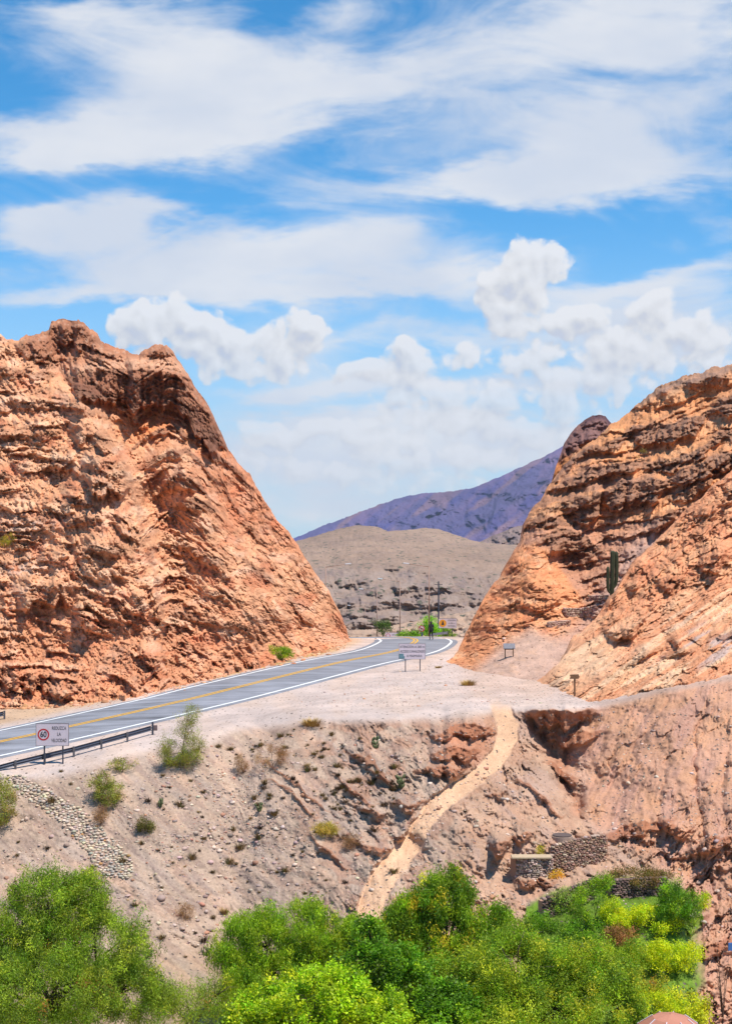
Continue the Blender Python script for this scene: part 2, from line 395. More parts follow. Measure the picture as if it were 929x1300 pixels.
def roadness(X, Y):
    d = bil(RD, X, Y); s = bil(RS, X, Y)
    return d, s, np.where(s > 0, 1-sstep(6.0, 10.0, d), 1-sstep(9, 16, d))

# ------------------------------------------------------------------ ground sheet: (px, py) -> Y
def H(px, py, h): return (px, py, F*h/(py-HY))
GC = [ # top row
 (-140, 810, 150), (200, 810, 150), (450, 810, 150), (520, 810, 150), (600, 810, 150), (800, 810, 150), (1060, 810, 150),
 # left cliff foot and road left
 H(-140, 915, 13.3), H(0, 897, 12.05), H(100, 892, 11.6), H(250, 862, 10.9), H(350, 838, 10.3), H(440, 822, 10.05), H(-140, 985, 14.6),
 # gravel shoulder
 H(560, 830, 10), H(450, 852, 10.05), H(520, 862, 10.0), H(600, 862, 10), H(585, 835, 10), H(400, 880, 10.3), H(300, 893, 10.75),
 H(560, 895, 10.05), H(640, 893, 10), H(690, 872, 9.9), H(640, 850, 9.7), H(700, 845, 9.4), H(745, 895, 9.85), H(720, 897, 9.9), H(680, 898, 9.95),
 H(400, 905, 10.3), H(300, 915, 10.85), H(470, 910, 10.2), H(525, 907, 10.1), H(600, 904, 10.05),
 H(250, 938, 11.35), H(200, 938, 11.7), H(80, 978, 12.65), H(0, 985, 13.0), H(-140, 1050, 15.2),
 # embankment
 (-140, 1150, 72.5), (-140, 1300, 67), (0, 1100, 74.0), (0, 1040, 76.8), (0, 1250, 67.5), (100, 1100, 73.9), (200, 1000, 78.6), (200, 1100, 73.5), (200, 1230, 67.8), (100, 1240, 67.6),
 (300, 1000, 79.9), (300, 1100, 75.4), (300, 1200, 71.0), (400, 1000, 78.2), (400, 1060, 75.4), (400, 1150, 71.0), (450, 1100, 73.0), (500, 960, 80.4), (500, 1050, 75.6), (528, 1068, 74.6),
 (460, 940, 82.0), (350, 950, 82.6),
 # scarp under the saddle edge, left of path
 (600, 925, 83.6), (560, 925, 83.0), (590, 950, 81.6), (555, 965, 80.7), (612, 950, 82.0), (565, 998, 77.8),
 # path
 (642, 897, 87.0), (647, 935, 84.4), (630, 958, 82.2), (608, 975, 80.2), (562, 1010, 76.6), (532, 1060, 73.6), (492, 1110, 71.3), (472, 1170, 68.3),
 # spur right of path
 (680, 925, 84.8), (680, 965, 82.2), (600, 1020, 76.3), (640, 1000, 78.4), (700, 1010, 77.9), (600, 1100, 71.6), (560, 1100, 71.4), (640, 1050, 75.0), (650, 1088, 72.2), (520, 1150, 69.0), (600, 1150, 69.2),
 # head of the gully and its bottom
 (720, 932, 86.2), (690, 925, 85.6), (745, 925, 86.4), (720, 975, 83.4), (735, 1040, 77.2), (742, 1060, 75.3), (790, 905, 86.0),
 # terraces
 (700, 1066, 73.6), (765, 1064, 73.8), (705, 1104, 71.9), (765, 1098, 72.2), (655, 1112, 71.6), (700, 1122, 70.2), (840, 1100, 72.0), (690, 1160, 67.5), (780, 1145, 67.0), (860, 1150, 66.8),
 (780, 1200, 63.5), (780, 1250, 60.5), (880, 1230, 61.8), (850, 1290, 58), (800, 1340, 55),
 # right slope
 H(790, 887, 9.45), H(850, 872, 8.7), H(929, 858, 8.1), H(1060, 850, 7.4), (929, 900, 83.5), (929, 950, 80.0), (929, 1000, 76.6), (929, 1100, 71.4), (929, 1200, 67), (929, 1280, 63), (900, 1260, 62),
 (1060, 900, 82), (1060, 1100, 70), (1060, 1300, 61), (850, 930, 82.2), (850, 1000, 78), (850, 1060, 74.4), (860, 1100, 72.2), (885, 1150, 69.5), (895, 1200, 66.5), (790, 950, 82.6), (790, 1000, 80), (790, 1050, 76.6), (770, 1000, 80.2),
 # valley floor under the trees
 (0, 1345, 60), (-140, 1345, 62), (200, 1300, 63), (300, 1290, 64.5), (400, 1250, 66), (500, 1250, 63.5), (500, 1345, 58), (600, 1250, 62.5), (650, 1345, 56), (350, 1345, 59), (1060, 1345, 59), (929, 1345, 60)]
gpx = np.arange(-200, 1190.1, 1.0); gpy = np.arange(810, 1341, 1.0)
GPX, GPY = np.meshgrid(gpx, gpy)
inv = tin(GC, np.arange(-139, 1059.1, 1.0)[None].repeat(len(gpy), 0), GPY[:, :1].repeat(1199, 1))
inv = inv[:, np.clip(np.round(gpx+139).astype(int), 0, 1198)]
bad = np.isnan(inv)
if bad.any():
    inv = np.where(bad, np.nanmean(inv, axis=1)[:, None], inv)
inv_s = blur(inv, 5.0); inv_c = blur(inv, 1.8)
crisp = np.exp(-((GPX-690)/75)**2-((GPY-915)/30)**2)
crisp = np.maximum(crisp, np.exp(-((GPX-720)/70)**2-((GPY-1090)/40)**2))
inv = inv_s*(1-crisp)+inv_c*crisp
GY0 = 1/inv
# ---- sculpting in metres of depth
PATH = [(628, 878), (636, 897), (643, 916), (645, 934), (636, 957), (612, 981), (586, 999), (556, 1020), (538, 1044), (522, 1070), (490, 1110), (474, 1140), (466, 1175)]
pw = interp(GPY, [(890, 12), (930, 13), (980, 11), (1060, 13), (1100, 16), (1170, 16)])
wob = fbm(GPX/16, GPY/16, 3)*2.5
dp, sp_, _ = polyd(GPX+wob, GPY+wob*.6, PATH)
pathm = (1-sstep(pw*.85, pw*1.15, dp))*sstep(884, 908, GPY+fbm(GPX/12, GPY/12, 3)*5)
slope_m = sstep(905, 935, GPY+ (GPX-560)*.02 + interp(GPX, [(-140, -120), (0, -78), (80, -68), (200, -32), (250, -28), (320, -10), (400, -5), (600, 0), (1050, 0)])*1.0)
edge_y = interp(GPX, [(-140, 1050), (0, 988), (80, 980), (200, 945), (250, 948), (300, 922), (400, 912), (470, 912), (525, 909), (600, 906), (640, 900), (750, 898), (790, 890), (850, 873), (929, 858), (1050, 848)])
slope_m = sstep(-2, 14, GPY-edge_y)
right_m = sstep(-18, 18, GPX-interp(GPY, [(890, 735), (930, 728), (1040, 740), (1060, 768), (1110, 850), (1160, 880), (1200, 890), (1260, 880), (1340, 900)])+fbm(GPX/30, GPY/30, 3)*18)*sstep(-4, 10, GPY-edge_y)
garden_m = sstep(0, 10, GPY-interp(GPX, [(640, 1400), (668, 1145), (700, 1128), (760, 1112), (780, 1108), (860, 1112), (890, 1150), (905, 1400)]))*(1-right_m)
def ledge(px, py, pts, band, k, up=18, slope=.12, wig=4, seed=0, end=10):
    """a hard bed: bulges towards the viewer above its edge, cut back below it. returns depth offset and face mask"""
    p = np.array(pts, float)
    y = np.interp(px, p[:, 0], p[:, 1])+fbm(px/22+seed, py/60+seed, 4)*wig*1.6+perlin(px/5.3+seed, py/14.)*wig*.25
    inr = sstep(p[0, 0]-end, p[0, 0]+end*.3, px)*(1-sstep(p[-1, 0]-end*.3, p[-1, 0]+end, px))
    bd = band*(1+.35*fbm(px/18+seed*3, py*0+seed, 3)); tw = min(3*end, (p[-1, 0]-p[0, 0])*.45); bd = bd*(.15+.85*sstep(p[0, 0]-end, p[0, 0]+tw, px)*(1-sstep(p[-1, 0]-tw, p[-1, 0]+end, px))); bd = np.maximum(bd, 1.2)
    t = py-y; A = k*slope*bd
    prof = np.where(t < 0, np.exp(t/up), np.where(t < bd, 1-.25*(t/bd), .75*np.exp(-(t-bd)/(2.0))))
    face = sstep(-1.5, 1.0, t)*(1-sstep(bd-1, bd+2, t))*inr
    return -A*prof*inr, face
def ridge(px, py, pts, amp, wl, wr, seed=0):
    d, s, t = polyd(px+fbm(px/30+seed, py/30, 3)*6, py, pts)
    w = np.where(s > 0, wr, wl)
    return -amp*np.exp(-d/w)*np.minimum(1, np.minimum(t*6+.2, (1-t)*6+.2))
def saw(q, sharp=.82):
    f = q-np.floor(q); return np.where(f < sharp, f/sharp, (1-f)/(1-sharp))-.5
off = np.zeros_like(GPX); cliff_m = np.zeros_like(GPX)
for pts, band, k, up in [([(548, 935), (575, 922), (600, 918), (628, 925)], 14, 2.0, 14), ([(548, 955), (575, 948), (606, 950)], 16, 2.2, 12), ([(530, 978), (560, 972), (590, 975)], 12, 2, 10),
                         ([(440, 952), (470, 962), (490, 985), (500, 998)], 7, 2, 10), ([(345, 988), (370, 1005), (400, 1038)], 4, 1.5, 8), ([(460, 1028), (485, 1036)], 6, 2.4, 7), ([(500, 1060), (525, 1055)], 8, 2.4, 7),
                         ([(455, 1068), (480, 1075), (500, 1080)], 6, 2, 6), ([(668, 903), (690, 902), (720, 902), (752, 900)], 22, 1.6, 6), ([(690, 930), (720, 935), (760, 925)], 14, 2, 8),
                         ([(335, 965), (365, 985), (395, 1010), (412, 1030)], 5, 1.5, 10), ([(430, 985), (452, 1005), (470, 1020)], 6, 1.8, 7), ([(470, 975), (492, 990)], 5, 2.4, 6), ([(395, 1060), (420, 1082), (440, 1100)], 4, 2.4, 6), ([(500, 1015), (520, 1022), (535, 1018)], 8, 2.4, 7),
                         ([(700, 968), (728, 985)], 12, 2.4, 10), ([(622, 1072), (645, 1066)], 13, 2.6, 10), ([(660, 990), (690, 1010), (712, 1035)], 6, 2.5, 10), ([(650, 1062), (672, 1055)], 8, 2.2, 8),
                         ([(760, 1062), (790, 1050), (820, 1042), (850, 1040)], 15, 1.4, 16), ([(840, 1040), (870, 1052)], 15, 2, 10), ([(880, 1075), (900, 1062), (929, 1060)], 14, 2, 10), ([(870, 1165), (895, 1160)], 20, 1.8, 12),
                         ([(880, 1205), (905, 1195), (929, 1190)], 16, 1.8, 12), ([(620, 1010), (640, 1004)], 4, 2.6, 8), ([(655, 1116), (700, 1120)], 8, 1.6, 4)]:
    o, f = ledge(GPX, GPY, pts, band, k, up, .06, 3.5, seed=pts[0][0]*.37, end=8 if pts[-1][0] > 585 and pts[-1][0] < 660 else 14)
    off += o; cliff_m = np.maximum(cliff_m, f)
V = lambda pts, a, wl, wr, sd=0: -ridge(GPX, GPY, pts, a, wl, wr, sd)
gully = V([(672, 902), (680, 925), (700, 955), (712, 985), (728, 1015), (738, 1050)], 2.2, 12, 16)+V([(742, 905), (722, 935), (712, 985)], 1.4, 10, 16)
off += gully*slope_m
for pts, a in [([(905, 872), (885, 925), (883, 990), (892, 1060), (893, 1095)], .9), ([(855, 880), (822, 925), (800, 960), (772, 1000)], .6), ([(815, 900), (790, 935), (765, 975), (745, 1010)], .55), ([(845, 930), (842, 990), (838, 1030)], .5), ([(929, 930), (915, 1000), (918, 1060)], .5), ([(880, 1000), (850, 1035)], .4)]:
    off += V(pts, a, 4, 5, pts[0][0])*.6
# diagonal rills on the embankment
ru, rv = rot(GPX, GPY, 42)
rill = ridged(ru/120, rv/13+2+fbm(GPX/60, GPY/60, 3)*1.5, 3)-.5
emb = slope_m*(1-right_m)*(1-pathm)
off += emb*(-.13*rill*sstep(-.3, .4, fbm(GPX/70+60, GPY/60, 3))*interp(GPX, [(0, .5), (300, .8), (420, 1.3), (700, 1.1)])+fbm(GPX/45, GPY/45, 5)*.5*interp(GPX, [(0, .5), (350, .7), (450, 1)])+fbm(GPX/9, GPY/9, 4)*interp(GPX, [(300, .03), (480, .12)]))
off += emb*sstep(400, 460, GPX)*.30*crags(GPX, GPY, 4, 42, 2.2, 13)*sstep(-.2, .35, fbm(GPX/60+13, GPY/50, 3))
off += .6*emb*sstep(400, 460, GPX)*saw(ru/130+rv/11+fbm(GPX/30, GPY/30, 4)*1.1)*.28*sstep(-.1, .4, fbm(GPX/70+3, GPY/50, 3))
# craggy right slope
fu, fv = rot(GPX, GPY, 118)
dirn = interp(GPX, [(730, 130), (850, 108), (929, 92)])
crag = saw(fu/150+GPY/13+fbm(GPX/26, GPY/22, 5)*1.5)
off += right_m*(.5*fbm(GPX/50, GPY/50, 4)+(.20+.42*sstep(1000, 1090, GPY))*crags(GPX, GPY, 6, 122, 2.0, 17)*sstep(-.5, .35, fbm(GPX/60+9, GPY/45+3, 3)+sstep(1010, 1090, GPY)*.3)+-.12*(ridged((GPX+(GPY-860)*.55*sstep(930, 780, GPX))/9, GPY/130, 3)-.5)+.07*fbm(GPX/10, GPY/10, 4)+.15*(ridged((GPX+(GPY-860)*.45*sstep(930, 780, GPX))/24, GPY/110, 3)-.5))
lump = ridged(GPX/34+4, GPY/30, 4)
off += right_m*sstep(1030, 1080, GPY)*(-.7*(lump-.4))
spur = emb*sstep(545, 600, GPX)
off += spur*(.35*fbm(GPX/22+5, GPY/22, 5)-.16*(ridged(ru/70+3, rv/20+fbm(GPX/50, GPY/50, 3), 4)-.5)+.22*saw(GPY/16+GPX/60+fbm(GPX/22, GPY/22, 4)*1.8)*sstep(.0, .35, fbm(GPX/50+30, GPY/40, 3)))
off *= (1-pathm*.9)
off += pathm*(.35+fbm(GPX/14, GPY/14, 4)*.12)
off *= (1-.6*garden_m)
GYv = GY0+off
# ---- flat road bench: ray against the road levels
Xr = (GPX-CX)/F*GYv; Yr = GYv.copy()
for _ in range(8):
    Xr = (GPX-CX)/F*Yr; Yr = .5*Yr+.5*np.clip(F*(bil(RH, Xr, Yr)+.03)/(GPY-HY), 40, 152)
d_, s_, w_ = roadness((GPX-CX)/F*Yr, Yr)
w_ = w_*(GPX < 640)
GYv = 1/((1-w_)/GYv+w_/Yr)
def P_of(px, py, Y): return np.stack([(px-CX)/F*Y, Y, CAMZ-(py-HY)/F*Y], -1)
GP = P_of(GPX, GPY, GYv)
nrm = normals(GP); nrm *= np.sign(nrm[..., 2:3])
rough = (1-w_)*(.015+.05*slope_m)*(1-pathm*.6)
GP = GP+nrm*(fbm(GP[..., 0]/.7, GP[..., 1]/.7+GP[..., 2]/.5, 4)*rough)[..., None]
GZ = GP
def ground(px, py):
    i = np.clip((px-gpx[0])/1.0, 0, len(gpx)-1.01); j = np.clip((py-gpy[0])/1.0, 0, len(gpy)-1.01); a, b = int(i), int(j); fx, fy = i-a, j-b
    return (GP[b, a]*(1-fx)+GP[b, a+1]*fx)*(1-fy)+(GP[b+1, a]*(1-fx)+GP[b+1, a+1]*fx)*fy
# ---- ground colours (own colour of the soils)
def lay(base, m, c): return base*(1-m[..., None])+np.asarray(c)*m[..., None]
KA = .67
C = np.tile(srgb(226, 203, 190, KA), (*GPX.shape, 1))
n0 = fbm(GPX/60, GPY/25, 4); n1 = fbm(GPX/14, GPY/8, 4)
C = lay(C, sstep(-.3, .5, n0)*.35, srgb(233, 198, 170, KA))
C = lay(C, sstep(.1, .6, n1)*.25, srgb(200, 185, 178, KA))
leftv = w_*(s_ < 0)*sstep(4.6, 6.5, d_)
C = lay(C, leftv*.8, srgb(228, 186, 145, KA))
C = lay(C, sstep(560, 620, GPX)*(1-slope_m)*sstep(900, 870, GPY)*.6, srgb(228, 190, 165, KA))
embc = emb
ec = srgb(208, 178, 154, KA*.95)
C = lay(C, embc, ec)
C = lay(C, embc*sstep(-.1, .5, fbm(ru/120+2, rv/16, 4))*.5, srgb(184, 163, 150, KA))
C = lay(C, embc*sstep(.0, .6, fbm(ru/80+12, rv/20+4, 4))*.5, srgb(222, 178, 148, KA))
C = lay(C, embc*sstep(300, 460, GPX)*sstep(-.05, .3, fbm(GPX/34+7, GPY/26, 4))*.6, srgb(184, 134, 108, KA))
C = lay(C, embc*sstep(.05, .35, fbm(ru/45+22, rv/9+4, 5))*.45, srgb(160, 132, 120, KA))
C = C*(1+.16*embc*fbm(GPX/3.5, GPY/3.5, 3))[..., None]
C = lay(C, spur*.6, srgb(220, 172, 142, KA))
C = lay(C, spur*sstep(0, .5, fbm(ru/60+1, rv/18+2, 4))*.6, srgb(205, 172, 156, KA))
sc = np.exp(-((GPX-590)/40)**2-((GPY-945)/30)**2); C = lay(C, np.clip(sc*1.2, 0, 1)*slope_m*(1-pathm)*.75, srgb(205, 138, 105, KA))
C = lay(C, right_m, srgb(216, 164, 138, KA))
C = lay(C, right_m*sstep(-.2, .4, fbm(GPX/50+20, GPY/35, 4))*.5, srgb(226, 168, 128, KA))
C = lay(C, right_m*sstep(0, .5, fbm(fu/60+8, fv/22, 4))*.55, srgb(204, 158, 145, KA))
C = lay(C, np.clip(gully/2.2-.35, 0, 1)*slope_m*.6, srgb(196, 130, 100, KA))
tr = np.clip(right_m+spur*.6+cliff_m, 0, 1)[..., None]; C = C*(1-tr+tr*np.array([1.0, .99, .93]))
C = lay(C, cliff_m*.7*(1-pathm), srgb(178, 112, 80, KA))
pathline = np.exp(-((GPY-interp(GPX, [(740, 896), (790, 889), (850, 875), (929, 861), (1050, 852)]))/3.2)**2)*sstep(735, 770, GPX)
C = lay(C, pathline*.55, srgb(206, 170, 150, KA))
C = lay(C, pathm, srgb(236, 190, 152, KA*1.04)*(1+.10*fbm(GPX/7, GPY/5, 4))[..., None])
C = lay(C, garden_m, srgb(112, 140, 48, .8)*(1+.35*fbm(GPX/9, GPY/6, 4))[..., None])
yg = np.exp(-((GPY-interp(GPX, [(150, 878), (190, 873), (250, 862), (300, 854), (420, 826)]))/3.0)**2)*sstep(120, 190, GPX)*(1-sstep(390, 450, GPX))*sstep(-.2, .3, fbm(GPX/14, GPY/6, 3))
C = lay(C, yg*.75, srgb(205, 170, 50, KA))
foot = sstep(1180, 1260, GPY)*(1-right_m)*sstep(1, .2, garden_m); C = lay(C, foot*.4, srgb(150, 130, 90, KA))
soil = earth_mat('gravel_soil', .35, 8, .36, .6, .05, speck=.35, speck_scale=3.2, speck_col=(.13, .10, .08))
# rows beyond the crest, falling away
def hb(Y): return interp(Y, [(150, 10.0), (158, 10.45), (168, 11.1), (180, 12), (200, 13.7), (225, 15.8), (262, 18.9), (400, 27), (700, 33)])
back = []
for Y in [700, 560, 460, 400, 350, 310, 280, 262, 245, 225, 212, 200, 190, 180, 174, 168, 163, 158, 155]:
    X = (gpx-CX)/F*Y; h = np.full_like(X, hb(np.array(float(Y))))
    d, s, w = roadness(X, np.full_like(X, Y)); h = h*(1-w*(Y < 235))+(bil(RH, X, np.full_like(X, Y))+.03)*w*(Y < 235)
    back.append(np.stack([X, np.full_like(X, Y), CAMZ-h], -1))
BK = np.array(back)
front = []
for f in (.03, .08, .16, .26, .4, .6, .8, .95):
    r = GP[-1].copy(); k = 1-f; r[:, 0] *= k; r[:, 1] *= k; h0 = CAMZ-GP[-1][:, 2]; r[:, 2] = CAMZ-(h0+(25-h0)*min(1, f*1.6)); front.append(r)
GALL = np.concatenate([BK, GP, np.array(front)], 0)
CB = np.tile(srgb(205, 180, 160, KA), (*BK.shape[:2], 1))
def height_at(X, Y):
    i = int(np.clip(round(X/Y*F+CX-gpx[0]), 0, len(gpx)-1)); c = GALL[:, i]; j = int(np.argmin(np.abs(c[:, 1]-Y))); return float(c[j, 2])
go = link('ground', grid_mesh('ground', GALL, soil, np.concatenate([CB, C, np.repeat(C[-1:], len(front), 0)], 0))); tag(go, kind='structure')
# wide plain under and behind everything, out to the horizon
n = 60; rr = np.concatenate([[0], np.geomspace(5, 7000, n)]); aa = np.linspace(0, 2*np.pi, 97)
RRg, AA = np.meshgrid(rr, aa, indexing='ij')
PP = np.stack([RRg*np.sin(AA), RRg*np.cos(AA), CAMZ-36+0*RRg], -1)
po = link('plain', grid_mesh('plain', PP, soil, np.tile(srgb(190, 165, 145, KA), (*PP.shape[:2], 1)))); tag(po, kind='structure')

# ------------------------------------------------------------------ rock hills as sheets
rockm = earth_mat('rock', .5, 7.0, .46, .9, .08, speck=.2, speck_scale=2.6, speck_col=(.16, .08, .05))
def hill(name, x0, x1, top, bot, ctrl, feats, colf, back=(30, 30), step=1.0, mat=None, label=None, topnoise=2.0, kind='structure', micro=1.0, rows=None, rownoise=0, extra=26):
    xs = np.arange(x0, x1+.1, step); T = interp(xs, top)+fbm(xs/16, xs*0+3.3, 4)*topnoise+facets(xs/7, xs*0+1.3, 5, .5)*topnoise*.8+perlin(xs/3.1, xs*0)*topnoise*.2; B = np.maximum(interp(xs, bot), T+1.5)
    nr = rows or int(max(B-T)/step)
    s = np.linspace(0, 1, nr)[:, None]; PX = np.tile(xs, (nr, 1)); PY = T[None]+(B-T)[None]*s
    Y = tps(ctrl, PX, PY)
    o, ms = feats(PX, PY)
    edge = sstep(0, 10, PY-T[None]); o = o*(.35+.65*edge)
    Yv = Y+o
    P = P_of(PX, PY, Yv)
    n = normals(P); n *= -np.sign(n[..., 1:2])
    q = P
    P = P+n*((fbm(q[..., 0]/1.1, q[..., 2]/.8+q[..., 1]*.5, 4)*.07*micro))[..., None]*edge[..., None]
    Cc = colf(PX, PY, ms)
    if mat is None: Cc = Cc*np.array([1.02, 1.0, .97])
    # behind the crest line the hill falls away
    rowsb = []
    for f in (1, .75, .5, .32, .2, .12, .06, .025):
        r = P[0].copy(); dY = f*back[0]; r[:, 1] += dY; r[:, 0] += (r[:, 0]/r[:, 1])*dY*.3; r[:, 2] -= back[1]*f**1.6; r[:, 2] += fbm(r[:, 0]/3, r[:, 1]/3, 3)*.5*(f > .03)
        rowsb.append(r)
    # below the foot it goes on under the ground
    rowsf = []
    for k in (1, 2, 4):
        r = P[-1].copy(); r[:, 2] -= extra*.1*k; r[:, 1] -= .0*k; rowsf.append(r)
    A = np.concatenate([np.array(rowsb), P, np.array(rowsf)], 0)
    CA = np.concatenate([np.repeat(Cc[:1], len(rowsb), 0), Cc, np.repeat(Cc[-1:], 3, 0)], 0)
    ob = link(name, grid_mesh(name, A, mat or rockm, CA)); tag(ob, kind=kind)
    return PX, PY, P
def gY(px, py): return ground(px, py)[1]

# ---- left hill
LTOP = [(-130, 440), (-60, 436), (0, 424), (8, 430), (24, 432), (34, 424), (50, 424), (62, 418), (66, 408), (80, 406), (98, 406), (110, 412), (124, 424), (128, 434), (140, 438), (160, 446), (176, 449), (184, 442), (196, 438),
        (212, 438), (220, 446), (228, 458), (240, 478), (252, 497), (263, 512), (274, 535), (283, 553), (291, 571), (303, 588), (318, 603), (326, 618), (336, 636), (350, 658), (366, 676), (378, 692), (392, 716), (404, 734), (418, 752), (430, 774), (438, 793), (443, 810), (450, 817)]
LBOT = [(-130, 925), (-60, 908), (0, 899), (60, 896), (100, 893), (180, 880), (250, 864), (300, 852), (350, 840), (400, 829), (440, 819), (450, 818.5)]
g = lambda x, y: (x, y, gY(x, y))
LC = [g(-60, 908), g(0, 899), g(100, 893), g(250, 864), g(350, 840), g(440, 818),
      (-100, 440, 146), (0, 424, 146), (60, 420, 149), (95, 406, 150), (140, 440, 149), (205, 440, 147), (250, 497, 148), (290, 570, 149), (330, 625, 149.5), (370, 682, 150), (404, 734, 150), (430, 772, 150), (443, 808, 149),
      (100, 445, 147.5), (40, 455, 144), (-100, 520, 138), (200, 470, 145), (200, 522, 144), (150, 515, 142.5), (262, 545, 147),
      (60, 500, 139), (0, 520, 136.5), (110, 540, 134.5), (142, 585, 130), (165, 640, 126), (182, 700, 121), (196, 760, 116.5), (60, 600, 129), (0, 620, 127), (0, 720, 119.5), (80, 720, 118), (0, 810, 112), (100, 810, 112), (60, 860, 107.5),
      (160, 560, 139.5), (185, 640, 133.5), (200, 700, 127), (212, 750, 122), (215, 545, 141), (240, 600, 134.5), (265, 660, 129), (290, 720, 124.5), (320, 780, 121.5), (230, 800, 116), (280, 640, 138), (310, 680, 138), (340, 730, 136), (380, 790, 134.5), (405, 780, 140)]
L_LEDGE = [ # polyline, band, k, up, darkness
 ([(84, 468), (110, 466), (150, 470), (190, 470), (216, 470), (232, 487), (252, 510), (272, 535), (287, 556)], 42, 1.45, 22, 1.0),
 ([(92, 515), (120, 522), (140, 524)], 8, 1.5, 6, .4),
 ([(60, 425), (66, 410), (98, 408), (122, 428)], 28, 1.1, 20, .9), ([(22, 436), (48, 428), (76, 438)], 30, 1.0, 16, .7), ([(178, 449), (205, 441), (216, 446)], 6, 2.0, 8, .8), ([(108, 440), (135, 448)], 14, 1.2, 8, .6),
 ([(-60, 462), (0, 468), (30, 470), (75, 474)], 9, 1.7, 16, .5), ([(-40, 508), (0, 511), (50, 508), (90, 506), (114, 513)], 11, 1.7, 16, .35), ([(-20, 540), (45, 548), (75, 548)], 12, 1.5, 14, .35), ([(88, 544), (112, 540), (130, 545), (150, 568)], 22, 1.4, 22, .3),
 ([(55, 592), (75, 584), (92, 584), (106, 602)], 13, 1.8, 14, .4), ([(104, 590), (122, 584), (142, 585), (158, 596), (170, 612)], 40, 1.5, 22, .25), ([(78, 642), (95, 630), (112, 633), (124, 648)], 12, 1.8, 12, .8),
 ([(-30, 598), (0, 601), (16, 608)], 9, 1.8, 12, .6), ([(80, 668), (100, 656), (128, 660)], 9, 1.8, 14, .6), ([(95, 702), (115, 691), (142, 693), (172, 712)], 7, 1.9, 14, .6), ([(148, 660), (165, 668), (178, 690)], 12, 1.8, 10, .2),
 ([(18, 752), (45, 744), (78, 740), (88, 764)], 24, 1.6, 20, .2), ([(98, 772), (125, 788)], 18, 1.5, 14, .15), ([(-60, 842), (0, 846), (60, 852), (102, 872)], 22, 1.4, 16, .15), ([(180, 822), (208, 834)], 18, 1.6, 12, .15), ([(0, 668), (30, 660), (66, 672)], 5, 1.6, 16, .3),
 ([(168, 573), (186, 556), (203, 543), (222, 541), (245, 552), (275, 575), (305, 603), (325, 622)], 7, 2.3, 12, .75), ([(177, 598), (198, 582), (220, 572), (238, 573), (262, 592), (290, 618)], 6, 2.3, 12, .7),
 ([(196, 632), (214, 608), (232, 600), (252, 610), (268, 632)], 13, 1.9, 14, .65), ([(222, 642), (248, 630), (276, 648)], 14, 1.9, 12, .6), ([(300, 655), (320, 668), (345, 700)], 8, 2, 12, .4), ([(232, 690), (262, 700), (285, 720)], 12, 1.8, 12, .4),
 ([(310, 712), (335, 722), (355, 745)], 9, 2, 14, .6), ([(215, 775), (260, 782), (300, 792), (335, 812)], 6, 1.8, 14, .6), ([(370, 705), (390, 735), (408, 762)], 7, 2, 12, .2), ([(365, 750), (385, 775), (410, 800)], 9, 1.8, 12, .15),
 ([(210, 735), (235, 742)], 6, 2, 10, .3), ([(255, 745), (290, 752)], 8, 2, 12, .3), ([(330, 770), (352, 780), (365, 800)], 8, 1.8, 12, .2), ([(270, 590), (300, 640), (320, 668)], 5, 2, 12, .6)]
LDIP = [(-130, -10), (0, 0), (60, 0), (110, 8), (150, 25), (172, 42), (190, 25), (215, 5), (240, 12), (275, 38), (325, 85), (380, 165), (440, 270)]
def beds(q, px, s=1.0):
    return perlin(q/(12.5*s), px/260)+.55*perlin(q/(5*s)+9, px/150+3)
